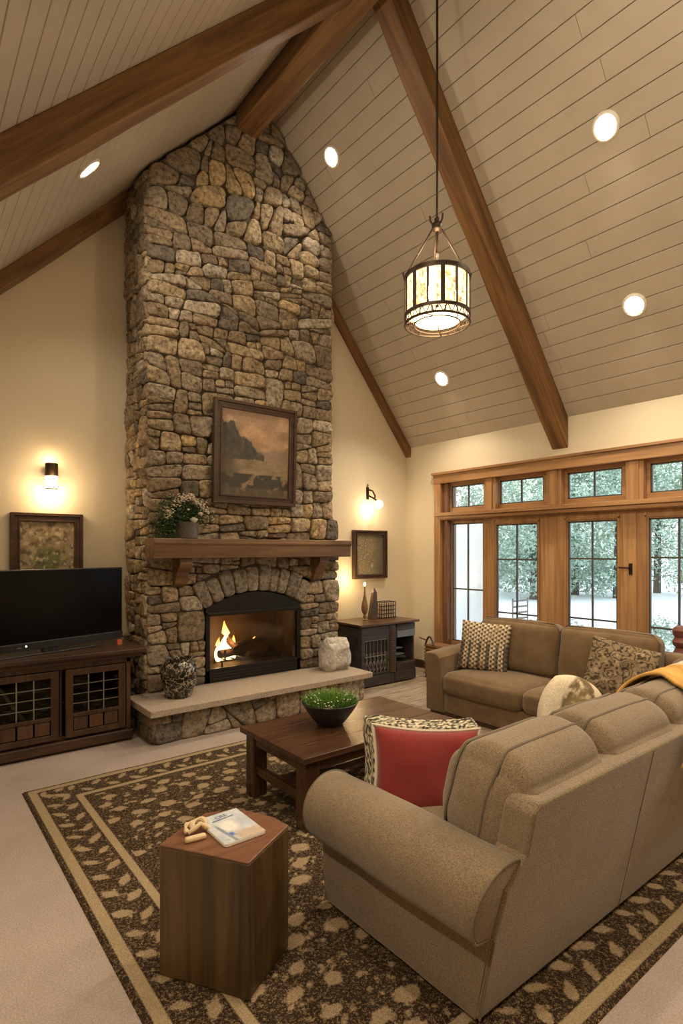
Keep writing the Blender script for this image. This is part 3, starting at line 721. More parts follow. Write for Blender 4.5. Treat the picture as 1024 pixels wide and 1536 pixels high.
def abstract_green(u, v):
    c = mix((.42, .33, .20), (.22, .16, .09), .5 + 1.6 * fbm(u * 7, v * 7, 21)); d = math.hypot(u - .5, (v - .35) * 1.1)
    c = mix(c, (.16, .17, .06), ss(.30, .2, d)); c = mix(c, (.09, .065, .04), ss(.0, .25, fbm(u * 9, v * 9, 30)) * .8); c = mix(c, (.52, .44, .30), ss(.12, .3, fbm(u * 12, v * 12, 33)))
    return c
def abstract_gold(u, v):
    c = mix((.16, .13, .085), (.25, .20, .12), .5 + 1.2 * fbm(u * 4, v * 4, 41)); c = mix(c, (.48, .38, .2), ss(.05, .3, fbm(u * 22, v * 30, 43)) * ss(.95, .3, u)); c = mix(c, (.08, .08, .06), ss(.5, 1, u) * .7)
    c = mix(c, (.5, .48, .4), ss(.08, .0, math.hypot(u - .58, v - .22)) * .7); return c
def framed(name, label, x0, x1, z0, z1, yback, th, fw, mat, fn, nu=60, nv=60, tilt=0, liner=None, cat='picture'):
    cx = (x0 + x1) / 2; o = thing(name, label, cat, (cx, yback, z0)); w = (x1 - x0) / 2; h = z1 - z0
    q = MB()
    def fr(a, b, d0, d1):
        q.prism([(-w + a, a), (w - a, a), (w - b, b), (-w + b, b)], 1, -d1, -d0); q.prism([(-w + a, h - a), (w - a, h - a), (w - b, h - b), (-w + b, h - b)], 1, -d1, -d0)
        q.prism([(-w + a, a), (-w + b, b), (-w + b, h - b), (-w + a, h - a)], 1, -d1, -d0); q.prism([(w - a, a), (w - b, b), (w - b, h - b), (w - a, h - a)], 1, -d1, -d0)
    fr(0, fw * .35, 0, th); fr(fw * .35, fw * .8, 0, th * .75); fr(fw * .8, fw, 0, th * .9)
    part('frame', q, mat, o, world=False, bevel=.003)
    q = MB(); q.box(-w + fw * .5, w - fw * .5, -th * .4, -th * .1, fw * .5, h - fw * .5); part('backing', q, M['pages'] if 0 else M['walnut'][0], o, world=False)
    q = MB(); a = w - fw * .95; b0 = fw * .95; b1 = h - fw * .95
    q.grid(lambda u, v: (-a + 2 * a * u, -th * .45, b0 + (b1 - b0) * v), nu, nv, fn); part('canvas', q, M['paint'], o, world=False)
    o.rotation_euler = (tilt, 0, 0); return o
framed('landscape_painting', 'dark framed oil landscape with cliffs and peach sky on the stone chimney', 2.385, 3.325, 2.06, 3.065, YC - .06, .055, .085, M['walnut'][0], landscape, 110, 120, tilt=R_(2.0), cat='painting')
framed('framed_print', 'dark framed green and tan abstract picture above the television', .785, 1.373, 1.25, 1.93, YW - .002, .04, .075, M['walnut'][0], abstract_green, 60, 60)
framed('framed_print', 'small dark framed gold textured picture right of the mantel', 4.63, 5.21, 1.225, 1.86, YW - .002, .06, .055, M['walnut'][0], abstract_gold, 60, 60)

# ------------------------------------------------------------------ recessed lights
def can(x, y, side_, label, src=None, power=40):
    z = RR(x) if side_ == 'r' else RL(x); ang = math.atan(MR) if side_ == 'r' else -math.atan(ML)
    if src is None:
        o = thing('recessed_light', label, 'ceiling light', group='recessed ceiling lights')
        q = MB(); q.lathe([(.078, -.002), (.078, -.010), (.090, -.014), (.102, -.006), (.102, .004), (.078, .004)], n=32, cap=False); part('trim_ring', q, M['trimring'], o, world=False, smooth=True)
        q = MB(); q.lathe([(.001, -.006), (.078, -.006)], n=32, cap=False); part('lamp_lens', q, M['lamp_on'], o, world=False)
    else: o = copy_tree(src); o['label'] = label
    o.location = (x, y, z); o.rotation_euler = (0, ang, 0)
    s = light('downlight', 'SPOT', (x, y, z - .04), power, (1, .83, .61), None, .06, (0, 0, 0), R_(128), .9)
    s.parent = o; s.matrix_parent_inverse = Matrix(); m = Matrix.Translation(o.location) @ o.rotation_euler.to_matrix().to_4x4()
    s.location = (0, 0, -.02)
    # aim mostly straight down, only slightly tipped towards the slope's normal
    s.rotation_euler = (0, -ang * .75, 0)
    return o
PWR = 62
c0 = can(3.51, 4.58, 'r', 'recessed ceiling light nearest the chimney on the right slope', power=PWR)
can(4.19, 2.08, 'r', 'recessed ceiling light high on the far right, above the large beam', c0, PWR)
can(5.04, 2.25, 'r', 'lower right recessed ceiling light above the patio doors', c0, PWR)
can(5.11, 4.51, 'r', 'recessed ceiling light near the room corner, below the pendant', c0, PWR)
can(1.10, 4.33, 'l', 'recessed ceiling light on the left slope between the two beams', c0, PWR)
# unseen cans added over and behind the viewer to brighten the foreground
for (x, y, s_) in ((1.0, 1.9, 'l'), (4.19, -.3, 'r'), (5.04, -.1, 'r'), (1.0, -.4, 'l'), (-.35, 1.2, 'l'), (3.2, -1.6, 'r'), (2.4, .9, 'l')):
    can(x, y, s_, 'unseen recessed ceiling light added outside the frame to brighten the foreground', c0, PWR * 1.3)

# ------------------------------------------------------------------ pendant
PX, PY = 2.97, 2.665
pd = thing('pendant_lamp', 'round iron pendant lamp with lit glass panels on a long rod', 'pendant lamp', (PX, PY, 5.80))
PZ = 5.80
def pp(name, q, mat, root=pd, lab=None, **k):
    return part(name, q, mat, root, lab, **k)
q = MB(); q.lathe([(.06, -.03), (.065, -.01), (.065, 0)], (PX, PY, PZ)); pp('canopy', q, M['iron'], smooth=True)
q = MB(); q.tube([(PX, PY, PZ - .02), (PX, PY, 3.50)], .0085, 10); pp('rod', q, M['iron'], smooth=True)
q = MB(); q.lathe([(.012, .07), (.02, .06), (.018, .04), (.032, .028), (.038, .01), (.034, -.015), (.018, -.03), (.01, -.032)], (PX, PY, 3.855), 20); 
for k in range(3):
    g = 2 * math.pi * k / 3 + .5; q.tube([(PX + .025 * math.cos(g), PY + .025 * math.sin(g), 3.86), (PX + .05 * math.cos(g), PY + .05 * math.sin(g), 3.90), (PX + .052 * math.cos(g), PY + .052 * math.sin(g), 3.93)], .007, 8)
pp('hub', q, M['iron'], smooth=True)
RAD = .222; ZT, ZB = 3.505, 3.232
def ring(q, r, z, rr, sq=False): q.tube([(PX + r * math.cos(2 * math.pi * k / 48), PY + r * math.sin(2 * math.pi * k / 48), z) for k in range(48)], rr, 8, closed=True)
# camera-right direction is about (.783,-.622): put two rods left and right of the hub
for k, g in enumerate((R_(-38), R_(142), R_(52))):
    q = MB(); e = (PX + RAD * math.cos(g), PY + RAD * math.sin(g), ZT + .01); q.tube([(PX + .035 * math.cos(g), PY + .035 * math.sin(g), 3.84), e], .0065, 8); q.tube([(e[0], e[1], ZT - .02), (e[0] * 1.0 + .012 * math.cos(g), e[1] + .012 * math.sin(g), ZT + .03)], .011, 8)
    pp('support_rod', q, M['iron'], smooth=True)
q = MB(); q.lathe([(RAD - .004, ZT - .02), (RAD + .007, ZT - .02), (RAD + .007, ZT + .008), (RAD - .004, ZT + .008), (RAD - .004, ZT - .02)], (PX, PY, 0), 48, cap=False); pp('top_ring', q, M['iron'], smooth=True)
q = MB(); q.lathe([(RAD - .004, ZB - .01), (RAD + .008, ZB - .01), (RAD + .008, ZB + .014), (RAD - .004, ZB + .014), (RAD - .004, ZB - .01)], (PX, PY, 0), 48, cap=False); pp('middle_ring', q, M['iron'], smooth=True)
q = MB(); ring(q, RAD, 3.178, .009); ring(q, RAD * .72, 3.175, .005); pp('bottom_ring', q, M['iron'], smooth=True)
q = MB()
for k in range(24):
    g = 2 * math.pi * k / 24; g2 = g + 2 * math.pi / 24; P3 = lambda gg, z, r=RAD: (PX + r * math.cos(gg), PY + r * math.sin(gg), z)
    q.tube([P3(g, ZB), P3((g + g2) / 2, 3.178)], .0035, 5); q.tube([P3(g2, ZB), P3((g + g2) / 2, 3.178)], .0035, 5)
for k in range(6):
    g = 2 * math.pi * k / 6 + .3; q.tube([P3(g, 3.178), (PX + RAD * .72 * math.cos(g + .4), PY + RAD * .72 * math.sin(g + .4), 3.175)], .004, 5)
q.tube([P3(.6, 3.175), P3(.6 + math.pi, 3.175)], .005, 6)
pp('lattice', q, M['iron'])
NB = 14
for k in range(NB):
    g = 2 * math.pi * k / NB + R_(-128.5); q = MB(); c, s_ = math.cos(g), math.sin(g); t = (-s_, c); w = .014 if k % 3 == 0 else .006
    v = []
    for z in (ZB, ZT):
        for (a, b) in ((-w, .0), (w, .0), (w, .006), (-w, .006)): v.append((PX + (RAD + b) * c + a * t[0], PY + (RAD + b) * s_ + a * t[1], z))
    q.add(v, [(0, 3, 2, 1), (4, 5, 6, 7), (0, 1, 5, 4), (1, 2, 6, 5), (2, 3, 7, 6), (3, 0, 4, 7)]); pp('upright_bar', q, M['iron'])
    g1 = 2 * math.pi * (k + .5) / NB + R_(-128.5); c, s_ = math.cos(g1), math.sin(g1); t = (-s_, c); q = MB(); v = []
    hw = .040
    for z in (ZB + .015, ZT - .022):
        for (a, b) in ((-hw, -.014), (hw, -.014), (hw, -.008), (0, -.003), (-hw, -.008)): v.append((PX + (RAD + b) * c + a * t[0], PY + (RAD + b) * s_ + a * t[1], z))
    q.add(v, [(4, 3, 2, 1, 0), (5, 6, 7, 8, 9)] + [(i, (i + 1) % 5, (i + 1) % 5 + 5, i + 5) for i in range(5)]); pp('glass_panel', q, M['crystal'])
q = MB(); q.tube([(PX, PY, 3.53), (PX, PY, 3.30)], .012, 8)
for k in range(3): g = 2 * math.pi * k / 3 + .2; q.tube([(PX, PY, 3.36), (PX + .07 * math.cos(g), PY + .07 * math.sin(g), 3.35), (PX + .07 * math.cos(g), PY + .07 * math.sin(g), 3.38)], .008, 6)
pp('socket_cluster', q, M['iron'])
for k in range(3):
    g = 2 * math.pi * k / 3 + .2; q = MB(); q.lathe([(.008, -.04), (.02, -.03), (.03, 0), (.026, .02), (.012, .035)], (PX + .07 * math.cos(g), PY + .07 * math.sin(g), 3.41), 14); pp('bulb', q, M['bulb'], smooth=True)
q = MB(); q.lathe([(.001, 3.196), (RAD * .7, 3.199), (RAD * .7, 3.205), (.001, 3.203)], (PX, PY, 0), 32, cap=False); pp('diffuser_disc', q, M['discglow'])
light('pendant_light', 'POINT', (0, 0, 3.12 - PZ), 22, (1, .76, .46), pd, .12)
light('pendant_light', 'POINT', (0, 0, 3.68 - PZ), 8, (1, .76, .46), pd, .08)

# ------------------------------------------------------------------ wall sconces
sc = thing('wall_sconce', 'lit cylinder wall sconce with dark cap on the wall above the television', 'wall lamp', (1.10, YW, 2.24))
q = MB(); q.lathe([(.05, .02), (.053, .03), (.053, .13), (.048, .135)], (1.10, YW - .075, 2.24), 24); part('metal_cap', q, M['bronze'], sc, smooth=True)
q = MB(); q.lathe([(.047, -.09), (.049, -.085), (.049, .03)], (1.10, YW - .075, 2.24), 24); part('lamp_shade', q, M['shadeglow'], sc, smooth=True)
q = MB(); q.lathe([(.05, -.1), (.051, -.097), (.051, -.088), (.047, -.086)], (1.10, YW - .075, 2.24), 24); part('bottom_rim', q, M['chrome'], sc, smooth=True)
q = MB(); q.box(1.07, 1.13, YW - .03, YW, 2.26, 2.35); part('wall_plate', q, M['bronze'], sc, bevel=.003)
light('sconce_light', 'POINT', (0, -.10, -.14), 3.6, (1, .70, .38), sc, .03)
light('sconce_light', 'POINT', (0, -.08, .16), 1.2, (1, .70, .38), sc, .03)
light('sconce_light', 'POINT', (0, -.17, -.02), 2.5, (1, .70, .38), sc, .05)
sx, sz = 4.90, 2.32
sc = thing('wall_sconce', 'small iron wall sconce with a round glowing globe, right of the chimney', 'wall lamp', (sx, YW, sz))
q = MB(); q.lathe([(.03, 0), (.034, .01), (.03, .02)], (0, 0, 0), 16)
q2 = MB(); q2.box(sx - .02, sx + .02, YW - .014, YW, sz - .05, sz + .11); q2.tube([(sx, YW - .01, sz + .1), (sx - .005, YW - .02, sz + .15)], .007, 8); part('back_plate', q2, M['bronze'], sc, bevel=.003)
q = MB(); q.tube([(sx, YW - .02, sz + .08), (sx + .03, YW - .07, sz + .06), (sx + .05, YW - .10, sz - .01), (sx + .03, YW - .11, sz - .05)], .011, 8); q.tube([(sx, YW - .02, sz), (sx + .02, YW - .08, sz - .03), (sx + .06, YW - .12, sz - .07)], .012, 8); part('arm', q, M['bronze'], sc, smooth=True)
q = MB(); q.lathe([(.058 * math.sin(math.pi * k / 12) + .0005, -.058 * math.cos(math.pi * k / 12)) for k in range(13)], (sx + .075, YW - .14, sz - .12), 20); part('globe_shade', q, M['shadeglow'], sc, smooth=True)
light('sconce_light', 'POINT', (.0, -.13, -.20), 3.2, (1, .72, .42), sc, .04)

# ------------------------------------------------------------------ rug
def rug():
    x0, x1, y0, y1 = .655, 3.72, .95, 4.20; st = .0125
    nx, ny = int((x1 - x0) / st), int((y1 - y0) / st)
    xs = np.linspace(x0, x1, nx + 1); ys = np.linspace(y0, y1, ny + 1); X, Y = np.meshgrid(xs, ys)
    # distance to the nearest edge, inward positive; coordinate along that edge
    dl, dr, db, dt = X - x0, x1 - X, Y - y0, y1 - Y; d = np.minimum(np.minimum(dl, dr), np.minimum(db, dt))
    stripe = np.maximum(.024 - np.abs(d - .052), .020 - np.abs(d - .285))
    mo = np.full(X.shape, -1.0); rng = random.Random(12)
    def blob(cx, cy, a, b, th, p):
        nonlocal mo
        r = max(a, b) * 1.6; i0 = max(0, int((cx - r - x0) / st)); i1 = min(nx + 1, int((cx + r - x0) / st) + 2); j0 = max(0, int((cy - r - y0) / st)); j1 = min(ny + 1, int((cy + r - y0) / st) + 2)
        if i1 <= i0 or j1 <= j0: return
        xx = X[j0:j1, i0:i1] - cx; yy = Y[j0:j1, i0:i1] - cy; u = xx * math.cos(th) + yy * math.sin(th); v = -xx * math.sin(th) + yy * math.cos(th)
        g = (np.abs(u / a) ** p + np.abs(v / b) ** p) ** (1 / p); s = (1 - g) * min(a, b)
        mo[j0:j1, i0:i1] = np.maximum(mo[j0:j1, i0:i1], s)
    # border leaves in two staggered rows
    def border(horiz, c0, c1, base, sgn):
        t = c0
        while t < c1:
            for row, off in ((.125, 0), (.215, .085)):
                a = rng.uniform(.05, .068); b = rng.uniform(.022, .032); q = t + off + rng.uniform(-.012, .012); k = base + sgn * row
                th = (0 if horiz else math.pi / 2) + (.95 if row < .2 else -.75) + rng.uniform(-.25, .25) 
                if horiz: blob(q, k, a, b, th, 1.35)
                else: blob(k, q, a, b, th + math.pi / 2 * 0, 1.35)
            for _ in range(2):
                q = t + rng.uniform(0, .17); k = base + sgn * rng.uniform(.1, .24)
                blob(q if horiz else k, k if horiz else q, rng.uniform(.012, .02), rng.uniform(.01, .016), rng.uniform(0, 3), 1.6)
            t += .165
    border(True, x0 + .1, x1 - .1, y0, 1); border(True, x0 + .1, x1 - .1, y1, -1); border(False, y0 + .1, y1 - .1, x0, 1); border(False, y0 + .1, y1 - .1, x1, -1)
    # field: staggered medallions with smaller ones between
    sx_, sy_ = .175, .118; row = 0; y = y0 + .36
    while y < y1 - .33:
        x = x0 + .36 + (sx_ / 2 if row % 2 else 0)
        while x < x1 - .33:
            big = rng.random() < .72
            if big: blob(x + rng.uniform(-.02, .02), y + rng.uniform(-.015, .015), rng.uniform(.042, .06), rng.uniform(.030, .042), rng.uniform(-.5, .5), rng.choice((1.4, 1.8, 2.4)))
            for _ in range(5): blob(x + rng.uniform(-.1, .1), y + rng.uniform(-.07, .07), rng.uniform(.012, .024), rng.uniform(.009, .016), rng.uniform(0, 3), 1.7)
            x += sx_
        y += sy_; row += 1
    mo[(np.abs(d - .285) < .03)] = -1; mo[d < .085] = -1
    Z = .011 + .0012 * np.sin(X * 9) * np.sin(Y * 7)
    edge = (d < 1e-6); Z[edge] = .001
    co = np.stack([X, Y, Z], -1).reshape(-1, 3)
    idx = np.arange((nx + 1) * (ny + 1)).reshape(ny + 1, nx + 1)
    q = np.stack([idx[:-1, :-1], idx[:-1, 1:], idx[1:, 1:], idx[1:, :-1]], -1).reshape(-1, 4)
    off = np.array([2.18, 2.57, 0])
    me = bpy.data.meshes.new('area_rug'); me.from_pydata((co - off).tolist(), [], q.tolist())
    for nm, arr in (('motif', mo), ('stripe', stripe)):
        a = me.attributes.new(nm, 'FLOAT', 'POINT'); a.data.foreach_set('value', arr.reshape(-1).astype(np.float32))
    me.materials.append(M['rug']); o = bpy.data.objects.new('area_rug', me); COL.objects.link(o); o.location = off
    tag(o, 'large dark brown and tan patterned area rug under the sofa and coffee table', 'rug')
rug()

# ------------------------------------------------------------------ seating helpers
def piping_loop(w, h, d, r, off=0, y=0, n=10):
    # rounded rectangle loop in local XZ at given y
    pts = []
    for (cx, cz, a0) in ((w / 2 - r, h / 2 - r, 0), (-w / 2 + r, h / 2 - r, 90), (-w / 2 + r, -h / 2 + r, 180), (w / 2 - r, -h / 2 + r, 270)):
        for k in range(n + 1): a = R_(a0 + 90 * k / n); pts.append((cx + r * math.cos(a), y, cz + r * math.sin(a)))
    return pts
def xf(mb, m): mb.v = [tuple(m @ Vector(v)) for v in mb.v]; return mb

# grey-beige sofa ---------------------------------------------------------------
SX0, SX1, SYB, SYF = 1.52, 3.74, 1.20, 2.03
sofa = thing('sofa', 'large oatmeal tweed sofa seen from behind, rolled arm towards the viewer', 'sofa', (2.6, 1.6, .012))
yb = lambda z: SYB - .205 * z       # raked rear surface
def arm(x0, sgn):
    pr = [(x0 + sgn * .0, .03), (x0 + sgn * -.005, .20), (x0 - sgn * .01, .33)]
    cx, cz, r = x0 + sgn * .035, .445, .153
    for k in range(25):
        a = R_(222 - (222 - (-8)) * k / 24); pr.append((cx + sgn * r * math.cos(a), cz + r * math.sin(a)))
    pr += [(x0 + sgn * .185, .03)]
    q = MB(); n = 16
    ys = [k / n for k in range(n + 1)]; v = []; m = len(pr)
    cxm = sum(p[0] for p in pr) / m; czm = sum(p[1] for p in pr) / m
    prof = [(0, .93), (.004, .97), (.012, .99)] + [(t, 1) for t in [.03 + .94 * k / n for k in range(n + 1)]] + [(.988, .99), (.996, .97), (1, .93)]
    for t, s in prof:
        for p in pr:
            z = p[1]; x = cx + (p[0] - cx) * s if z > .3 else p[0]; zz = cz + (z - cz) * s if z > .3 else z
            yr = yb(zz) + .002; yf = SYF + .015 - .04 * max(0, .3 - zz)
            y = yr + (yf - yr) * t; w = mnoise.noise(Vector((x * 6, y * 4, zz * 6))) * .006
            v.append((x + w, y, zz + w * .6))
    f = [(i * m + k, i * m + (k + 1) % m, (i + 1) * m + (k + 1) % m, (i + 1) * m + k) for i in range(len(prof) - 1) for k in range(m)]
    f += [tuple(range(m))[::-1], tuple(range((len(prof) - 1) * m, len(prof) * m))]
    q.add(v, f); a = part('arm', q, M['sofa'], sofa, smooth=True, sharp=50)
    # welt around the roll front & rear
    for yfun in (lambda z: SYF + .008, lambda z: yb(z) + .004):
        w = MB(); w.tube([(cx + (p[0] - cx) * .975, yfun(p[1]), cz + (p[1] - cz) * .975) for p in pr[2:-1]], .0045, 6); part('piping', w, M['sofapipe'], a)
arm(SX0, 1); arm(SX1, -1)
q = MB(); q.box(SX0 + .17, SX1 - .17, SYB + .02, SYF - .03, .03, .30); part('seat_base', q, M['sofa'], sofa, bevel=.015, bseg=3)
q = MB(); q.prism([(SX0 + .0, .03), (SX1, .03), (SX1, .34), (SX1 - .02, .5), (SX1 - .11, .60), (SX1 - .11, .745), (SX1 - .14, .775), (SX0 + .13, .775), (SX0 + .10, .745), (SX0 + .10, .60), (SX0 + .02, .5), (SX0, .34)], 1, lambda p: yb(p[1]) - .012, lambda p: yb(p[1]) + .11)
part('back_panel', q, M['sofa'], sofa, bevel=.014, bseg=3)
q = MB()
q.tube([(SX0 + .004, yb(.03) - .013, .035), (SX0 + .004, yb(.33) - .013, .33)], .004, 6)
part('back_seam', q, M['sofapipe'], sofa)
q = MB(); q.tube([(2.49, yb(.03) - .013, .035), (2.49, yb(.76) - .013, .76)], .0018, 6); part('back_seam', q, M['sofapipe'], sofa)
seatx = [(1.705, 2.32), (2.323, 2.938), (2.941, 3.555)]
for i, (a, b) in enumerate(seatx):
    q = MB(); q.rbox(b - a, .66, .17, .05, 16, (0, .012, .03), .006, i, Matrix.Translation(((a + b) / 2, 1.70, .385))); part('seat_cushion', q, M['sofa'], sofa, smooth=True, sharp=0)
backx = [(1.63, 2.225), (2.22, 2.865), (2.86, 3.51)]
def puffed(q, hs, puff, wr, seed):
    p = [max(-1, min(1, q[i] / hs[i])) for i in range(3)]; q = q.copy()
    for a in range(3):
        o = [1 - p[b] ** 2 for b in range(3) if b != a]; q[a] += puff[a] * p[a] * math.sqrt(o[0]) * math.sqrt(o[1])
    q += mnoise.noise_vector(Vector((q.x * 7 + seed, q.y * 7, q.z * 7))) * wr
    return q
for i, (a, b) in enumerate(backx):
    w, d, h, rr = b - a, .385, .43, .165; pf = (.02, .015, .03)
    T = Matrix.Translation(((a + b) / 2, 1.275, .665)) @ Matrix.Rotation(R_(14), 4, 'X') @ Matrix.Rotation(R_((1.5, -.5, .5)[i]), 4, 'Z')
    def sq(p):
        inn = w / 2 - rr; k2 = .45; x = p.x; lim = w / 2 - k2 * rr
        x = x * lim / inn if abs(x) < inn else math.copysign(lim + (abs(x) - inn) * k2, x); return Vector((x, p.y, p.z))
    q = MB(); q.rbox(w, d, h, rr, 24, pf, .005, 10 + i); q.v = [tuple(sq(Vector(v_))) for v_ in q.v]; xf(q, T); c = part('back_cushion', q, M['sofa'], sofa, smooth=True, sharp=0)
    for yy in (.14, -.02):
        ex = math.sqrt(rr ** 2 - max(0, abs(yy) - (d / 2 - rr)) ** 2); lp = piping_loop(w - 2 * (rr - ex), h - 2 * (rr - ex), d, ex, y=yy, n=12); full = []
        for k in range(len(lp)):      # subdivide the straight runs
            A, B = Vector(lp[k]), Vector(lp[(k + 1) % len(lp)]); m_ = max(1, int((B - A).length / .03)); full += [A.lerp(B, t / m_) for t in range(m_)]
        wq = MB(); wq.tube([T @ sq(puffed(p, (w / 2, d / 2, h / 2), pf, .005, 10 + i)) for p in full], .0065, 6, closed=True); part('piping', wq, M['sofapipe'], c, smooth=True)
for (fx, fy) in ((SX0 + .06, SYB + .06), (SX1 - .06, SYB + .06), (SX0 + .06, SYF - .06), (SX1 - .06, SYF - .06)):
    q = MB(); q.prism([(fx - .025, fy - .025), (fx + .025, fy - .025), (fx + .025, fy + .025), (fx - .025, fy + .025)], 2, .012, .035); part('foot', q, M['walnut'][2], sofa)

# brown suede loveseat -----------------------------------------------------------
lv = thing('loveseat', 'brown suede two-seat sofa in front of the patio doors', 'sofa', (4.6, 2.78, .004))
LY0, LY1, LX0, LX1 = 1.72, 3.85, 4.13, 5.06
def larm(y0, sgn):
    # profile in (y,z), runs along x; outer face flares outwards, inner face curved
    def prof(x):
        t = (x - LX0) / (LX1 - LX0); top = .585 + .035 * math.sin(min(1, t * 1.2) * math.pi / 2)
        P = [(0, .03), (0.0, .25), (-.004, .42), (-.02, top - .07), (-.035, top - .025), (-.02, top), (.05, top + .012), (.13, top + .005), (.175, top - .03), (.185, top - .10), (.19, .35), (.215, .25), (.215, .03)]
        return [(y0 - sgn * (-0) + sgn * a if True else 0, z) for a, z in P]
    q = MB(); xs = [LX0, LX0 + .004, LX0 + .015] + [LX0 + .03 + (LX1 - .06 - LX0) * k / 16 for k in range(17)] + [LX1 - .01, LX1 - .003, LX1]
    v = []; m = 13
    for i, x in enumerate(xs):
        s = (.94, .975, .992)[i] if i < 3 else ((.992, .975, .94)[i - len(xs) + 3] if i >= len(xs) - 3 else 1); pr_ = prof(x); cy = sum(p[0] for p in pr_) / m; cz = .33
        for p in pr_: v.append((x, cy + (p[0] - cy) * s, max(.03, cz + (p[1] - cz) * s)))
    f = [(i * m + k, i * m + (k + 1) % m, (i + 1) * m + (k + 1) % m, (i + 1) * m + k) for i in range(len(xs) - 1) for k in range(m)] + [tuple(range(m))[::-1], tuple(range((len(xs) - 1) * m, len(xs) * m))]
    q.add(v, f); o = part('arm', q, M['suede'], lv, smooth=True, sharp=40, bevel=0)
    w = MB(); w.box(LX0 - .002, LX0 + .3, y0 + sgn * .002 - .003, y0 + sgn * .002 + .003, .17, .176); part('arm_seam', w, M['suedepipe'], o)
larm(LY1, -1); larm(LY0, 1)
q = MB(); q.rbox(.80, LY1 - LY0 - .40, .20, .02, 10, mat=Matrix.Translation((LX0 + .42, (LY0 + LY1) / 2, .135))); part('seat_base', q, M['suede'], lv, smooth=True, sharp=0)
q = MB(); q.rbox(.20, LY1 - LY0 - .12, .72, .05, 12, mat=Matrix.Translation((LX1 - .10, (LY0 + LY1) / 2 - .02, .40))); part('back_frame', q, M['suede'], lv, smooth=True, sharp=0)
for i, (a, b) in enumerate([(2.775, 3.64), (1.93, 2.765)]):
    q = MB(); q.rbox(.70, b - a, .19, .055, 16, (.015, 0, .025), .005, 30 + i, Matrix.Translation((LX0 + .33, (a + b) / 2, .325))); part('seat_cushion', q, M['suede'], lv, smooth=True, sharp=0)
for i, (a, b) in enumerate([(2.79, 3.66), (1.93, 2.78)]):
    T = Matrix.Translation((LX0 + .66, (a + b) / 2, .655)) @ Matrix.Rotation(R_(9), 4, 'Y')
    q = MB(); q.rbox(.20, b - a, .50, .07, 18, (.045, 0, .02), .007, 40 + i); xf(q, T); c = part('back_cushion', q, M['suede'], lv, smooth=True, sharp=0)
    loop = [(-.06, (b - a + .004) / 2 * sy, sz_) for sy, sz_ in ((-1, -.2), (-1, .19), (-.86, .255), (.86, .255), (1, .19), (1, -.2))]
    w = MB(); w.tube([T @ Vector(p) for p in loop], .005, 6); part('piping', w, M['suedepipe'], c)
q = MB(); q.box(LX0 + .03, LX1 - .03, LY0 + .03, LY1 - .03, .004, .035); part('plinth', q, M['walnut'][1], lv)

# ------------------------------------------------------------------ throw pillows
def pillow(name, label, w, h, t, M4, fn, mat, n=26, pinch=.07, cat='pillow', group='throw pillows', rim=None):
    # local: width X, height Z, thickness Y. front (-Y) coloured with fn(u,v), back too
    mb = MB()
    def P(u, v, s):
        a, b = 2 * u - 1, 2 * v - 1
        x = a * w / 2 * (1 - pinch * (1 - b * b)); z = b * h / 2 * (1 - pinch * (1 - a * a))
        th = t / 2 * ((1 - a ** 4) * (1 - b ** 4)) ** .55
        wr = mnoise.noise(Vector((x * 9 + w * 30, z * 9, s * 3))) * .012 * (1 - max(abs(a), abs(b)) ** 6)
        return (x, s * (th + wr * (th / t) * 2), z)
    mb.grid(lambda u, v: P(u, v, -1), n, n, (lambda u, v: fn(u, v)) if fn else None); k = len(mb.v)
    mb.grid(lambda u, v: P(u, v, 1), n, n, (lambda u, v: fn(u, v)) if fn else None)
    root = thing(name, label, cat, group=group); root.matrix_world = M4
    c = mesh_obj('pillow_body', mb, mat, root, smooth=True, sharp=0)
    bm = bmesh.new(); bm.from_mesh(c.data); bmesh.ops.remove_doubles(bm, verts=bm.verts, dist=.0008); bmesh.ops.recalc_face_normals(bm, faces=bm.faces); bm.to_mesh(c.data); bm.free()
    if rim:
        q = MB(); pts = []
        for e in range(4):
            for k in range(n):
                u, v = [(k / n, 0), (1, k / n), (1 - k / n, 1), (0, 1 - k / n)][e]; p = P(u, v, 1); pts.append((p[0] * 1.01, p[1], p[2] * 1.01))
        q.tube(pts, .008, 6, closed=True); mesh_obj('piping', q, rim, root, smooth=True)
    return root
def paisley(u, v, s=0):
    a = fbm(u * 3.2, v * 3.2, s + 50); b = fbm(u * 11, v * 11, s + 60); c = mix((.16, .11, .06), (.30, .22, .13), .5 + a)
    d = abs(math.sin((a * 3 + u * 1.3 + v) * 7)); c = mix(c, (.045, .035, .022), ss(.75, .3, d)); c = mix(c, (.42, .34, .22), ss(.12, .28, b) * .6); return c
def woven(u, v):
    x, y = u * 17, v * 22; a = .75 * math.copysign(1, math.sin(x * 3.14159)) * math.sin(y * 3.14159) + .35 * math.sin(x * 6.28)
    c = mix((.08, .05, .03), (.62, .52, .36), .5 + .9 * a + .8 * fbm(u * 30, v * 14, 70)); st = math.sin(u * 34 + 3 * fbm(u * 6, 0, 71)) 
    c = mix(c, (.045, .04, .04), ss(.1, .7, st) * .85 * ss(.66, .5, v)); c = mix(c, (.30, .19, .08), ss(.1, .4, fbm(u * 5, v * 5, 77)) * .5); return c
def border_scroll(u, v):
    return mix((.03, .028, .02), (.62, .54, .38), ss(-.05, .1, fbm(u * 16, v * 16, 80)))
def cream_motif(u, v):
    d = math.hypot((u - .5) * 1.5, (v - .62) * 1.0); c = (.62, .53, .39)
    c = mix(c, (.17, .12, .06), ss(.44, .36, d) * ss(-.26, .06, fbm(u * 10, v * 10, 90))); c = mix(c, (.42, .31, .12), ss(.3, .22, d) * .25); return c
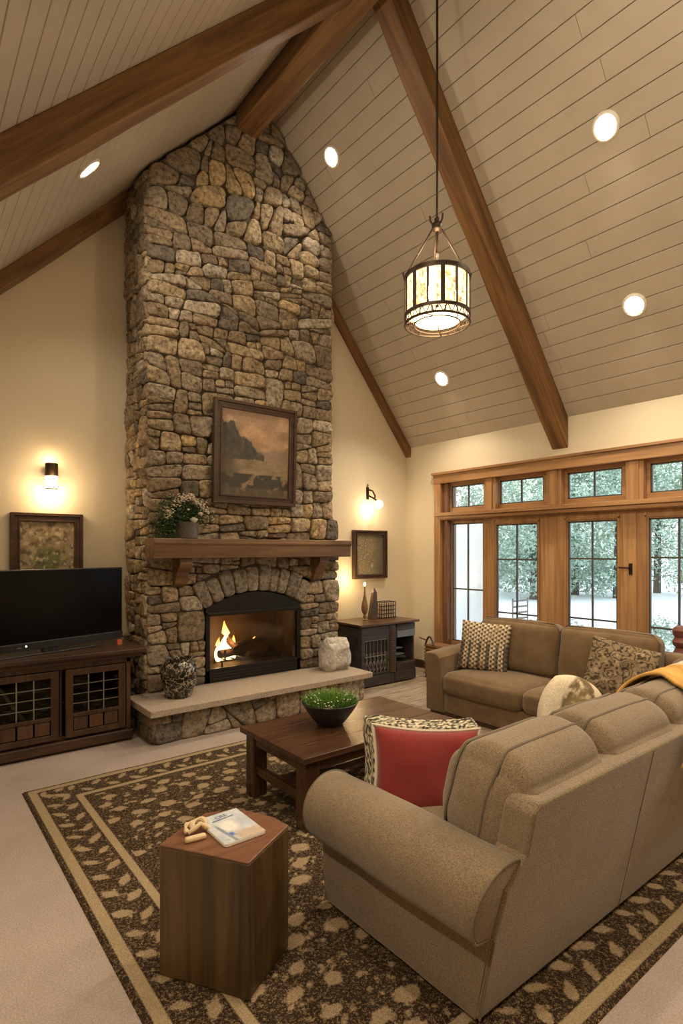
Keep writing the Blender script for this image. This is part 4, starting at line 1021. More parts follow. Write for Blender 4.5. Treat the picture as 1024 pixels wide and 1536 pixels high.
def look(center, yawdeg, lean, roll=0):
    return Matrix.Translation(center) @ Matrix.Rotation(R_(yawdeg), 4, 'Z') @ Matrix.Rotation(R_(lean), 4, 'X') @ Matrix.Rotation(R_(roll), 4, 'Y')
# red pillow facing the viewer, with scrolled border band on the far side
rp = pillow('red_pillow', 'red square pillow with patterned black and cream border against the sofa arm', .49, .40, .15, look((1.865, 1.74, .60), -36, -14, 3), None, M['red'], rim=M['cream'], pinch=.10)
def band(root, w, h, wd, y):
    q = MB(); n = 40; pinch = .10
    def edge(t):   # along left side then top
        if t < .45: v = t / .45; a, b = -1, 2 * v - 1
        else: u = (t - .45) / .55; a, b = 2 * u - 1, 1
        return Vector((a * w / 2 * (1 - pinch * (1 - b * b)), 0, b * h / 2 * (1 - pinch * (1 - a * a))))
    def f(u, v):
        p = edge(u); o = Vector((-.25 if u > .45 else -1, 0, 1 if u > .45 else .25)); o.normalize()
        if .42 < u < .48: o = Vector((-.8, 0, .8)).normalized()
        r = p + o * (.008 + .034 * v) ; r.y = y * v + .004; return r
    q.grid(f, 90, 10, lambda u, v: border_scroll(u * 3.2, v * .5)); c = mesh_obj('scroll_border', q, M['attrcloth'], root, smooth=True, sharp=0); c['label'] = 'black and cream scrolled border band'
    md = c.modifiers.new('solid', 'SOLIDIFY'); md.thickness = .012; md.offset = 0
band(rp, .49, .40, .06, .09)
pillow('plaid_pillow', 'brown and cream woven plaid pillow on the left end of the suede sofa', .48, .48, .15, look((4.50, 3.43, .66), -62, -14, 4), woven, M['attrcloth'], n=90, pinch=.05)
pillow('oval_pillow', 'cream pillow with brown motif on the tweed sofa beside its back cushion', .29, .33, .15, look((3.02, 1.70, .67), -34, -16, 24), cream_motif, M['attrcloth'], n=60, pinch=-.30)
pillow('scrolled_pillow', 'dark brown patterned pillow at the right end of the suede sofa', .50, .48, .17, look((4.46, 2.10, .635), -58, -18, 14), paisley, M['attrcloth'], n=80, pinch=.03)

# throw over the right back cushion
TP = []
def rot(y, z):
    a = R_(14); return (1.275 + y * math.cos(a) - z * math.sin(a), .665 + y * math.sin(a) + z * math.cos(a))
for k in range(40):     # outline of the leaning cushion from its front lower edge over the top to the rear
    g = R_(-15 + 165 * k / 39); hy, hz, rr = .385 / 2 + .022, .43 / 2 + .036, .17
    TP.append(rot((hy - rr) * (1 if math.cos(g) > 0 else -1) + rr * math.cos(g), (hz - rr) * (1 if math.sin(g) > 0 else -1) + rr * math.sin(g)))
TP = [p for p in TP if not (p[0] < 1.15 and p[1] < .84)]
TP += [(1.03, .80), (1.008, .765), (1.0, .71), (1.008, .65)]
def throwfn(u, v):
    acc = [0]
    for i in range(1, len(TP)): acc.append(acc[-1] + math.dist(TP[i], TP[i - 1]))
    t = v * acc[-1]; i = 0
    while i < len(TP) - 2 and acc[i + 1] < t: i += 1
    f = (t - acc[i]) / max(1e-6, acc[i + 1] - acc[i]); f = max(0, min(1, f))
    y = TP[i][0] * (1 - f) + TP[i + 1][0] * f; z = TP[i][1] * (1 - f) + TP[i + 1][1] * f
    xl = float(np.interp(v, [0, .3, .5, .72, .88, 1], [2.93, 3.12, 3.18, 3.06, 2.80, 2.68])); x = xl + (3.72 - xl) * u
    w = abs(mnoise.noise(Vector((x * 6, v * 3, 3)))) * .014 + .004
    n = Vector((y - 1.275, z - .60)).normalized()
    return (x, y + n.x * w, z + n.y * w)
q = MB(); q.grid(throwfn, 60, 60, lambda u, v: mix(mix((.40, .22, .055), (.62, .36, .10), .5 + 1.5 * fbm(u * 4, v * 5, 101)), (.58, .50, .42), ss(.6, .8, u + .25 * fbm(u * 5, v * 5, 104)) ))
th = single('throw_blanket', q, M['throw'], 'mustard yellow throw blanket draped over the back of the tweed sofa', 'blanket', (3.35, 1.2, .9), smooth=True, sharp=0)
md = th.modifiers.new('solid', 'SOLIDIFY'); md.thickness = .016; md.offset = 1

# ------------------------------------------------------------------ coffee table
ct = thing('coffee_table', 'low dark wooden coffee table with stretchers on the patterned rug', 'table', (2.4, 2.95, .012))
TX0, TX1, TY0, TY1, TZ = 1.77, 3.01, 2.56, 3.30, .445
q = MB()
for k in range(4):
    a = TY0 + .0 + (TY1 - TY0) * k / 4; b = TY0 + (TY1 - TY0) * (k + 1) / 4; q.box(TX0, TX1, a + .0006, b - .0006, TZ - .035, TZ)
part('tabletop', q, M['table'][0], ct, bevel=.004)
q = MB(); q.box(TX0 + .05, TX1 - .05, TY0 + .04, TY0 + .065, TZ - .10, TZ - .035); q.box(TX0 + .05, TX1 - .05, TY1 - .065, TY1 - .04, TZ - .10, TZ - .035); q.box(TX0 + .04, TX0 + .065, TY0 + .05, TY1 - .05, TZ - .10, TZ - .035); q.box(TX1 - .065, TX1 - .04, TY0 + .05, TY1 - .05, TZ - .10, TZ - .035); part('apron', q, M['table'][0], ct, bevel=.003)
for lx in (TX0 + .03, TX1 - .13):
    for ly in (TY0 + .03, TY1 - .13):
        q = MB(); q.box(lx, lx + .10, ly, ly + .10, .012, TZ - .035); part('leg', q, M['table'][2], ct, bevel=.006)
q = MB(); q.box(TX0 + .05, TX0 + .09, TY0 + .10, TY1 - .10, .155, .21); part('stretcher', q, M['table'][1], ct, bevel=.004)
q = MB(); q.box(TX1 - .09, TX1 - .05, TY0 + .10, TY1 - .10, .155, .21); part('stretcher', q, M['table'][1], ct, bevel=.004)
q = MB(); q.box(TX0 + .07, TX1 - .07, (TY0 + TY1) / 2 - .05, (TY0 + TY1) / 2 + .05, .165, .20); part('stretcher', q, M['table'][0], ct, bevel=.004)

# bowl planter
bw = thing('bowl_planter', 'dark hammered bowl of green grass and tiny white flowers on the coffee table', 'planter', (2.265, 2.975, TZ))
q = MB(); q.lathe([(.07, 0), (.085, .004), (.13, .06), (.175, .125), (.188, .15), (.182, .152), (.165, .125), (.12, .07), (.07, .02), (.001, .02)], (2.265, 2.975, TZ), 40, cap=False); part('bowl', q, M['bowl'], bw, smooth=True)
q = MB(); q.lathe([(.001, .128), (.08, .126), (.162, .118)], (2.265, 2.975, TZ), 30, cap=False); part('soil', q, plain('pale_moss', (.30, .26, .16), .9, bscale=60, bdist=.01, var=.4), bw)
rnd = random.Random(2); q = MB()
for k in range(1500):
    a = rnd.uniform(0, 6.283); r = .155 * math.sqrt(rnd.random()); x = 2.265 + r * math.cos(a); y = 2.975 + r * math.sin(a)
    # leave a bare mossy patch at the front left
    if (x - 2.17) ** 2 + (y - 2.88) ** 2 < .0035: continue
    h = rnd.uniform(.05, .115) * (1.15 - r * 2.5); g = rnd.uniform(0, 3.14); w = .0026; lx, ly = rnd.gauss(0, .018) + (x - 2.265) * .25, rnd.gauss(0, .018) + (y - 2.975) * .25
    dx, dy = w * math.cos(g), w * math.sin(g); z0 = TZ + .12
    q.add([(x - dx, y - dy, z0), (x + dx, y + dy, z0), (x + lx * .4 + dx * .8, y + ly * .4 + dy * .8, z0 + h * .6), (x + lx * .4 - dx * .8, y + ly * .4 - dy * .8, z0 + h * .6), (x + lx, y + ly, z0 + h)], [(0, 1, 2, 3), (3, 2, 4)])
o = part('grass', q, M['grass'], bw); o['kind'] = 'stuff'
q = MB()
for k in range(600):
    a = rnd.uniform(0, 6.283); r = .175 * math.sqrt(rnd.uniform(.35, 1)); x = 2.265 + r * math.cos(a); y = 2.975 + r * math.sin(a); z = TZ + .135 + rnd.uniform(0, .045)
    if (x - 2.17) ** 2 + (y - 2.88) ** 2 < .003: continue
    d = Vector((rnd.gauss(0, 1), rnd.gauss(0, 1), rnd.gauss(0, .6))).normalized() * .009; e = Vector((rnd.gauss(0, 1), rnd.gauss(0, 1), rnd.gauss(0, 1))).normalized() * .005
    c = Vector((x, y, z)); q.add([c - d, c + e, c + d, c - e], [(0, 1, 2, 3)])
o = part('leaves', q, M['leaf2'], bw); o['kind'] = 'stuff'
q = MB()
for k in range(70):
    a = rnd.uniform(0, 6.283); r = rnd.uniform(.08, .17); x = 2.265 + r * math.cos(a); y = 2.975 + r * math.sin(a); q.rbox(.009, .009, .006, .003, 2, mat=Matrix.Translation((x, y, TZ + .15 + rnd.uniform(0, .05))))
o = part('blossoms', q, M['white'], bw); o['kind'] = 'stuff'

# ------------------------------------------------------------------ stump side table
st = thing('stump_table', 'solid wooden block side table with angular top in the foreground', 'side table', (1.0, 1.97, .012))
poly = [(.775, 2.07), (.80, 2.03), (.88, 1.91), (.975, 1.752), (1.06, 1.80), (1.235, 1.895), (1.225, 1.99), (1.15, 2.15), (1.02, 2.20), (.90, 2.145)]
q = MB(); q.prism(poly, 2, .012, .492); part('block', q, M['stump'], st, bevel=.006, bseg=3)
q = MB(); q.prism(poly, 2, .492, .500); part('top_face', q, M['stumptop'], st, 'reddish brown polished top', bevel=.003)
# booklet
bk = thing('book', 'square blue and grey illustrated booklet on the wooden block table', 'book', (1.042, 2.012, .500), R_(0))
def coverf(u, v):
    c = mix((.42, .46, .52), (.62, .63, .62), .5 + 1.2 * fbm(u * 3, v * 3, 120)); c = mix(c, (.74, .72, .68), ss(.28, .1, math.hypot(u - .45, v - .5)))
    c = mix(c, (.50, .40, .30), ss(.32, .2, v) * ss(.25, .5, u)); c = mix(c, (.10, .20, .50), ss(.08, .04, math.hypot(u - .32, (v - .24)))); c = mix(c, (.22, .26, .32), ss(.06, .02, abs(u - .1 - .2 * (1 - v))) * ss(.75, .5, v)); c = mix(c, (.35, .33, .3), ss(.1, .3, fbm(u * 14, v * 14, 130)) * ss(.4, .1, v)); return c
def rim_(w, h, r=.012, n=4):
    p = []
    for cx, cy, a in ((w / 2 - r, h / 2 - r, 0), (-w / 2 + r, h / 2 - r, 90), (-w / 2 + r, -h / 2 + r, 180), (w / 2 - r, -h / 2 + r, 270)):
        for k in range(n + 1): g = R_(a + 90 * k / n); p.append((cx + r * math.cos(g), cy + r * math.sin(g)))
    return p
q = MB(); q.prism(rim_(.174, .244), 2, .001, .013); part('pages', q, M['pages'], bk, world=False, bevel=.002)
q = MB(); q.grid(lambda u, v: (-.086 + .172 * u, -.121 + .242 * v, .0135 + .001 * math.sin(u * 3.14)), 50, 60, coverf); part('cover', q, M['cover'], bk, world=False)
tc = bpy.data.curves.new('title', 'FONT'); tc.body = 'CRE'; tc.size = .030; tc.extrude = .0003; to = bpy.data.objects.new('title', tc); link(to, bk); to.location = (-.028, .075, .0150); to.rotation_euler = (0, 0, .12); ink = plain('title_ink', (.06, .12, .2), .5)
me = bpy.data.meshes.new_from_object(to); me.materials.clear(); me.materials.append(ink); bpy.data.objects.remove(to); to = bpy.data.objects.new('title', me); link(to, bk); to.location = (-.028, .075, .0150); to.rotation_euler = (0, 0, .12)
q = MB(); q.prism([(-.05, .060), (.045, .070), (.045, .075), (-.05, .066)], 2, .0145, .0152); part('title_rule', q, ink, bk, world=False)
# carved wooden pieces beside it
q = MB(); q.rbox(.08, .024, .020, .008, 6, mat=Matrix.Translation((.893, 2.012, .5105)) @ Matrix.Rotation(R_(-8), 4, 'Z')); single('carved_stick', q, M['driftwood'], 'short pale wooden stick lying left of the booklet', 'ornament', (.885, 2.015, .5), smooth=True, sharp=0)
q = MB()
def arcq(c, r, a0, a1, rad, tilt): return [(c[0] + r * math.cos(a0 + (a1 - a0) * k / 14), c[1] + r * math.sin(a0 + (a1 - a0) * k / 14), c[2] + tilt * math.sin(3.14 * k / 14)) for k in range(15)]
q.tube(arcq((.935, 2.075, .514), .026, 3.2, -1.2, .01, .02), [.009 + .003 * math.sin(k * .9) for k in range(15)], 8); q.tube(arcq((.925, 2.07, .512), .043, 3.3, 1.0, .01, .012), [.008 + .003 * math.sin(k * 1.3) for k in range(15)], 8); q.tube([(.885, 2.06, .511), (.91, 2.055, .526), (.935, 2.06, .533), (.965, 2.045, .512)], [.007, .011, .009, .008], 8)
single('knotted_wood', q, M['driftwood'], 'pale knotted carved wooden ornament behind the stick, left of the booklet', 'ornament', (.925, 2.07, .5), smooth=True)

# ------------------------------------------------------------------ TV cabinet, TV
tvc = thing('media_cabinet', 'dark walnut media cabinet with leaded glass doors under the television', 'cabinet', (.78, 5.1, 0))
CY = 4.82; CX = [.03, 1.56]; CB = 5.50
q = MB(); q.box(CX[0], CX[0] + .03, CY + .02, CB, .10, .70); q.box(CX[1] - .03, CX[1], CY + .02, CB, .02, .70); q.box(CX[0], CX[1], CB - .02, CB, .1, .70); q.box(CX[0], CX[1], CY + .03, CB, .10, .13); q.box(CX[0], CX[1], CY + .02, CB, .675, .70); q.box(CX[0] + .03, CX[1] - .03, CY + .06, CB - .02, .38, .395)
for xx in (.52, 1.02): q.box(xx, xx + .02, CY + .04, CB - .02, .13, .68)
q.box(CX[0], CX[1], CY + .002, CY + .03, .66, .70); q.box(CX[1] - .035, CX[1], CY + .002, CY + .04, .10, .70)
part('carcass', q, M['walnut'][2], tvc, bevel=.003)
q = MB(); q.prism([(CY - .02, .70), (CB, .70), (CB, .745), (CY - .05, .745), (CY - .045, .73), (CY - .025, .72)], 0, CX[0] - .09, CX[1] + .085); q.box(CX[0] - .11, CX[1] + .11, CY - .075, CB, .745, .778); part('cabinet_top', q, M['walnut'][0], tvc, bevel=.005)
q = MB(); q.box(CX[0] - .02, CX[1] + .02, CY - .012, CB, .02, .10); part('plinth', q, M['walnut'][0], tvc, bevel=.01)
for i, (a, b) in enumerate([(.065, .515), (.545, 1.005), (1.055, 1.515)]):
    s = .055; z0, z1 = .12, .655; q = MB(); y0, y1 = CY - .008, CY + .018
    q.box(a, a + s, y0, y1, z0, z1); q.box(b - s, b, y0, y1, z0, z1); q.box(a + s, b - s, y0, y1, z1 - .05, z1); q.box(a + s, b - s, y0, y1, z0, z0 + .045); q.box(a + s, b - s, y0, y1, .275, .305)
    d = part('door', q, M['walnut'][2], tvc, bevel=.003)
    q = MB(); q.box(a + s, b - s, CY + .006, CY + .01, .305, z1 - .05); part('glass_pane', q, M['cabglass'], d)
    q = MB(); gw = (b - a - 2 * s)
    for k in (1, 2): x = a + s + gw * k / 3; q.box(x - .004, x + .004, CY + .001, CY + .014, .305, z1 - .05)
    for k in (1, 2, 3): z = .305 + (z1 - .05 - .305) * k / 4; q.box(a + s, b - s, CY + .002, CY + .013, z - .0025, z + .0025)
    part('leading', q, M['chrome'], d)
    for k in range(3):
        x0_, x1_ = a + s + gw * k / 3, a + s + gw * (k + 1) / 3; q = MB(); q.box(x0_ + .006, x1_ - .006, CY + .0, CY + .012, z0 + .05, .27); part('wood_panel', q, wood('panel_tone_%d' % (i * 3 + k), *[tuple(c * f for c in cc) for cc, f in zip([(.05, .024, .012), (.09, .045, .022), (.14, .07, .034)], [random.uniform(.8, 1.5)] * 3)], 2, .45, 1.2, knots=False), d, bevel=.003)
# television
ta = R_(16); tv = thing('television', 'black flat-screen television on the walnut cabinet', 'television', (.985, 5.02, .778), ta)
TW = 1.27; q = MB(); q.box(-TW / 2, TW / 2, -.02, .02, .045, .67); q.box(-TW / 2 + .15, TW / 2 - .15, .02, .05, .1, .5); part('body', q, M['tvplastic'], tv, world=False, bevel=.004)
q = MB(); q.box(-TW / 2 + .010, TW / 2 - .010, -.0225, -.019, .105, .660); part('screen', q, M['screen'], tv, world=False)
q = MB(); q.box(-TW / 2, TW / 2, -.028, -.018, .04, .10); part('lower_bezel', q, M['tvplastic'], tv, world=False, bevel=.003)
q = MB(); q.box(-.42, .42, -.06, .09, 0, .012); q.box(-.06, .06, -.01, .03, .01, .06); part('stand', q, M['tvplastic'], tv, world=False, bevel=.004)
q = MB(); q.lathe([(.001, 0), (.007, 0), (.007, .003), (.001, .003)], (0, 0, 0), 12); xf(q, Matrix.Translation((-.20, -.029, .075)) @ Matrix.Rotation(R_(90), 4, 'X')); part('indicator_lamp', q, M['led'], tv, world=False)
q = MB(); q.tube([(-.27, -.029, .065), (-.25, -.030, .07), (-.235, -.029, .064)], .002, 5); part('badge', q, M['chrome'], tv, world=False)
q = MB(); q.box(1.515, 1.555, 5.03, 5.06, .778, .822); single('orange_box', q, M['orange'], 'small orange box beside the right end of the television', 'box', (1.535, 5.045, .778), bevel=.003)
q = MB(); q.tube([(1.55, 5.24, 1.02), (1.57, 5.25, .93), (1.60, 5.25, .85), (1.635, 5.20, .80), (1.66, 5.12, .785)], .005, 6); single('power_cable', q, M['black'], 'thin black cable hanging behind the right end of the television', 'cable', (1.6, 5.2, .78), smooth=True)

# ------------------------------------------------------------------ hearth and mantel objects
q = MB(); VX, VY = 1.97, 4.79
q.lathe([(.001, 0), (.10, 0), (.11, .01), (.145, .11), (.158, .19), (.15, .26), (.125, .31), (.112, .325), (.118, .34), (.108, .342), (.10, .325), (.10, .3), (.001, .3)], (VX, VY, .308), 40, cap=False)
single('glazed_vase', q, M['vase'], 'black crackle-glazed round vase on the left end of the hearth', 'vase', (VX, VY, .308), smooth=True)
q = MB(); q.rbox(.36, .22, .33, .09, 22, (.0, .02, .02), 0)
q.v = [tuple(Vector(v) * (1 + .0) + mnoise.noise_vector(Vector(v) * 9) * .022 + mnoise.noise_vector(Vector(v) * 28) * .008) for v in q.v]
q.v = [(x * (1 - .25 * max(0, z + .05)) + 3.745, y + 4.83, z + .47) for x, y, z in q.v]
single('rough_rock', q, M['rock'], 'pale rough boulder standing on the right end of the hearth', 'rock', (3.745, 4.83, .308), smooth=True, sharp=0)
PXo, PYo, PZo = 2.085, 4.915, 1.705
fp2 = thing('flower_pot', 'grey pot of trailing greenery and white roses on the mantel', 'plant', (PXo, PYo, PZo))
q = MB(); q.lathe([(.001, 0), (.105, 0), (.11, .005), (.115, .13), (.118, .15), (.108, .15), (.10, .13), (.001, .12)], (PXo, PYo, PZo), 32, cap=False); part('pot', q, M['potgrey'], fp2, smooth=True)
rnd = random.Random(9); q = MB(); ql = MB(); bl = MB(); stm = MB()
def leafq(q, c, s, rnd):
    d = Vector((rnd.gauss(0, 1), rnd.gauss(0, 1), rnd.gauss(0, .8))).normalized(); e = d.orthogonal().normalized(); e.rotate(Matrix.Rotation(rnd.uniform(0, 6.28), 3, d))
    n = d.cross(e) * s * .15; q.add([c - d * s, c - d * s * .2 + e * s * .4 + n, c + d * s, c - d * s * .2 - e * s * .4 + n], [(0, 1, 2, 3)])
blobs = [((-.02, -.02, .23), (.19, .07, .11), 900), ((-.16, -.03, .16), (.13, .06, .13), 1100), ((-.23, -.03, .08), (.08, .04, .08), 420), ((.12, -.0, .24), (.10, .06, .09), 380), ((-.04, .0, .33), (.15, .05, .06), 420)]
for (c, r, n) in blobs:
    for k in range(n):
        p = Vector([max(-1.6, min(1.6, rnd.gauss(0, .55))) * r[i] for i in range(3)]) + Vector(c) + Vector((PXo, PYo, PZo)); p.y = min(p.y, YC - .06); p.z = max(p.z, PZo + .01)
        leafq(q if rnd.random() < .6 else ql, p, rnd.uniform(.009, .019), rnd)
for k in range(90):
    a = rnd.uniform(-1, 1); top = Vector((PXo - .0 + a * .22, PYo - .04 + rnd.uniform(-.06, .04), PZo + .35 - .18 * a * a + rnd.uniform(-.02, .05)))
    stm.tube([(PXo + a * .05, PYo, PZo + .13), tuple(top)], .0018, 4)
    for j in range(5): bl.rbox(.013, .013, .010, .004, 2, mat=Matrix.Translation(top + Vector((rnd.gauss(0, .013), rnd.gauss(0, .01), rnd.gauss(0, .011)))))
for nm, mm, mt_ in (('foliage', q, M['leaf']), ('foliage', ql, M['leaf2']), ('small_blossoms', bl, M['pink'])):
    o = part(nm, mm, mt_, fp2); o['kind'] = 'stuff'
o = part('stems', stm, M['leaf'], fp2); o['kind'] = 'stuff'
def rose(c, r):
    q = MB()
    for k in range(14):
        a = k * 2.4; t = k / 13; rr = r * (.25 + .75 * t); h = r * (.9 - 1.1 * t)
        def f(u, v, a=a, rr=rr, h=h):
            g = a + (u - .5) * 2.0; s = rr * (.6 + .45 * math.sin(v * 1.6)); return (c[0] + s * math.cos(g), c[1] + s * math.sin(g), c[2] + h * .4 - r * .4 + v * r * .9 * (1 - .25 * abs(u - .5)))
        q.grid(f, 5, 4)
    q.rbox(r * 1.3, r * 1.3, r * 1.3, r * .6, 5, mat=Matrix.Translation(c)); return q
for c, r in (((PXo + .035, PYo - .10, PZo + .165), .034), ((PXo + .115, PYo - .06, PZo + .225), .026), ((PXo - .01, PYo - .08, PZo + .26), .014)): part('rose', rose(c, r), M['white'], fp2, smooth=True)
q = MB(); q.lathe([(.001, 0), (.04, 0), (.045, .004), (.10, .02), (.102, .024), (.045, .012), (.001, .010)], (3.02, 4.9, 1.705), 28, cap=False); q.lathe([(.001, .012), (.02, .012), (.024, .03), (.008, .045), (.001, .05)], (3.02, 4.9, 1.705), 16, cap=False)
single('shallow_dish', q, plain('brown_wooden_dish', (.12, .05, .025), .45), 'small shallow brown lidded dish on the middle of the mantel', 'dish', (3.02, 4.9, 1.705), smooth=True)

# ------------------------------------------------------------------ black cabinet on the right
bc = thing('display_cabinet', 'weathered black cabinet with iron grille and open shelf, right of the hearth', 'cabinet', (4.62, 5.2, .004))
bx0, bx1, by0, by1, bz = 4.19, 5.06, 4.90, 5.46, .715
q = MB(); q.box(bx0, bx0 + .025, by0 + .02, by1, .02, bz); q.box(bx1 - .025, bx1, by0 + .02, by1, .02, bz); q.box(bx0, bx1, by1 - .02, by1, .02, bz); q.box(bx0, bx1, by0 + .02, by1, .10, .125); q.box(bx0, bx1, by0 + .02, by1, bz - .02, bz); q.box(4.72, 4.745, by0 + .01, by1, .1, bz)
part('carcass', q, M['blackcab'], bc, bevel=.003)
q = MB(); q.box(bx0 - .04, bx1 + .045, by0 - .035, by1 + .01, bz, bz + .028); part('cabinet_top', q, wood('cabinet_top_wood', (.05, .024, .012), (.10, .052, .026), (.15, .082, .04), 0, .3, 1, knots=False), bc, bevel=.006)
q = MB(); q.box(bx0 - .006, 4.70, by0 - .006, by0 + .03, .02, .135); q.box(4.71, bx1 + .006, by0 - .006, by0 + .03, .02, .135); part('plinth', q, M['blackcab'], bc, bevel=.004)
q = MB(); q.box(bx0, 4.62, by0, by0 + .02, .595, .705); q.box(bx0, bx0 + .045, by0, by0 + .02, .14, .595); q.box(4.585, 4.62, by0, by0 + .02, .14, .595); q.box(bx0 + .045, 4.585, by0, by0 + .02, .14, .165); q.box(bx0 + .045, 4.585, by0, by0 + .02, .55, .595)
dr = part('door', q, M['blackcab'], bc, bevel=.003)
q = MB(); q.box(bx0 + .04, 4.59, by0 + .022, by0 + .026, .15, .56); part('dark_backing', q, M['cabdark'], dr)
q = MB()
for k in range(6): x = bx0 + .075 + k * .058; q.tube([(x, by0 + .008, .165), (x, by0 + .008, .555)], .0035, 6)
q.tube([(bx0 + .045, by0 + .006, .545), (4.585, by0 + .006, .545)], .004, 6); q.tube([(bx0 + .045, by0 + .006, .36), (4.585, by0 + .006, .36)], .004, 6)
for k in range(6):
    cx = bx0 + .075 + k * .058
    q.tube([(cx + .02 * math.cos(a * .5) * (1 - a * .05), by0 + .004, .37 + .03 * math.sin(a * .5)) for a in range(0, 14)], .003, 5)
    q.tube([(cx + .024 * math.cos(a * .45), by0 + .004, .25 + .055 * math.sin(a * .45)) for a in range(0, 14)], .003, 5); q.tube([(cx - .02, by0 + .004, .17), (cx + .02, by0 + .004, .34)], .003, 5)
part('iron_grille', q, plain('aged_iron_grille', (.30, .27, .23), .45, .7), dr)
q = MB(); q.box(4.625, 4.72, by0 - .004, by0 + .02, .14, .705)
for k in range(22):
    z = .15 + k * .025; q.rbox(.06, .014, .015, .004, 3, mat=Matrix.Translation((4.672 + .008 * math.sin(k * 2.1), by0 - .008, z)))
part('carved_stile', q, wood('carved_stile_wood', (.04, .025, .015), (.09, .055, .03), (.15, .10, .055), 2, .5, 2, knots=False), bc)
q = MB(); q.box(4.745, bx1 - .002, by0, by0 + .02, .63, .70); part('top_rail', q, M['blackcab'], bc, bevel=.003)
q = MB(); q.box(4.75, bx1 - .004, by0 - .004, by0 + .2, .545, .625); part('drawer', q, M['bluegrey'], bc, 'blue-grey drawer front', bevel=.003)
q = MB(); q.box(4.745, bx1, by0, by0 + .02, .135, .23); q.box(4.745, bx1, by0 - .004, by1 - .02, .225, .24); part('lower_panel', q, M['blackcab'], bc, bevel=.003)
q = MB(); q.box(4.745, 4.87, by0 + .03, by1 - .02, .405, .413); q.box(4.745, 4.90, by0 + .03, by1 - .02, .33, .338); part('inner_shelf', q, M['bluegrey'], bc)
for k in range(2):
    q = MB(); q.lathe([(.001, 0), (.05, 0), (.11, .018), (.113, .022), (.05, .008), (.001, .006)], (4.90, 5.06, .241 + .022 * k), 28, cap=False)
    single('stacked_plate', q, M['dish'], ('upper' if k else 'lower') + ' dark plate of the pair on the open shelf of the black cabinet', 'plate', (4.90, 5.06, .241 + .022 * k), 'plates in the black cabinet', smooth=True)
tz = bz + .028
lx, ly = 4.50, 5.21
lm = thing('table_lamp', 'slender carved gilt lamp glowing on the black cabinet under the gold picture', 'lamp', (lx, ly, tz))
q = MB(); q.lathe([(.001, 0), (.032, 0), (.034, .008), (.016, .02), (.014, .035), (.026, .045), (.024, .055), (.012, .062)], (lx, ly, tz), 20, cap=False); q.lathe([(.012, .062), (.030, .09), (.043, .14), (.040, .19), (.026, .25), (.014, .31), (.009, .37), (.007, .42), (.009, .425)], (lx, ly, tz), 20, cap=False); part('lamp_base', q, M['carved'], lm, smooth=True)
q = MB(); q.lathe([(.008, .42), (.010, .425), (.013, .445), (.008, .46), (.001, .463)], (lx, ly, tz), 14, cap=False); part('bulb', q, M['bulb'], lm, smooth=True)
light('table_lamp_light', 'POINT', (.0, .24, .47), 4.0, (1, .66, .3), lm, .02)
ox, oy = 4.68, 5.26
q = MB(); q.add([(ox - .06, oy - .04, tz), (ox + .05, oy - .04, tz), (ox + .05, oy + .04, tz), (ox - .06, oy + .04, tz), (ox - .01, oy - .024, tz + .33), (ox + .048, oy - .024, tz + .33), (ox + .048, oy + .024, tz + .33), (ox - .01, oy + .024, tz + .33), (ox + .015, oy, tz + .40)],
    [(3, 2, 1, 0), (0, 1, 5, 4), (1, 2, 6, 5), (2, 3, 7, 6), (3, 0, 4, 7), (4, 5, 8), (5, 6, 8), (6, 7, 8), (7, 4, 8)])
single('carved_obelisk', q, M['obelisk'], 'tall dark wooden obelisk ornament between the lamp and the wire lantern', 'ornament', (ox, oy, tz), bevel=.006)
lt = thing('wire_lantern', 'low rectangular iron lattice candle holder with cream glass on the black cabinet', 'lantern', (4.89, 5.26, tz))
a0, a1, b0, b1 = 4.775, 5.01, 5.20, 5.32
q = MB(); q.box(a0 + .012, a1 - .012, b0 + .012, b1 - .012, tz + .01, tz + .19); part('glass_liner', q, plain('cream_glass_liner', (.72, .58, .36), .3), lt)
q = MB(); n = 6
for k in range(n + 1): x = a0 + (a1 - a0) * k / n; q.tube([(x, b0, tz), (x, b0, tz + .205)], .005, 5); q.tube([(x, b1, tz), (x, b1, tz + .205)], .005, 5)
for k in range(5):
    z = tz + .006 + .049 * k; q.tube([(a0, b0, z), (a1, b0, z), (a1, b1, z), (a0, b1, z)], .005, 5, closed=True)
for k in range(1, 3): y = b0 + (b1 - b0) * k / 3; q.tube([(a0, y, tz), (a0, y, tz + .205)], .005, 5); q.tube([(a1, y, tz), (a1, y, tz + .205)], .005, 5)
part('lattice', q, M['iron'], lt)

# wicker basket by the window
bs = thing('wicker_basket', 'brown wicker basket with curved handle by the window corner behind the suede sofa', 'basket', (5.33, 4.60, .004))
q = MB(); q.box(5.22, 5.44, 4.28, 4.88, .05, .42)
for k in range(9): z = .07 + k * .042; q.tube([(5.215, 4.275, z), (5.445, 4.275, z), (5.445, 4.885, z), (5.215, 4.885, z)], .012, 6, closed=True)
part('body', q, M['wicker'], bs, smooth=True)
q = MB(); q.tube([(5.22, 4.88 - .14 * k / 10 , .42 + .10 * math.sin(math.pi * k / 10)) for k in range(11)], .012, 6); q.tube([(5.22, 4.86, .47), (5.20, 4.93, .49), (5.20, 4.96, .50)], .008, 6); part('handle', q, M['walnut'][1], bs, smooth=True)
for yy in (4.30, 4.86):
    for xx in (5.24, 5.42):
        q = MB(); q.box(xx - .02, xx + .02, yy - .02, yy + .02, .004, .06); part('foot', q, M['walnut'][2], bs)

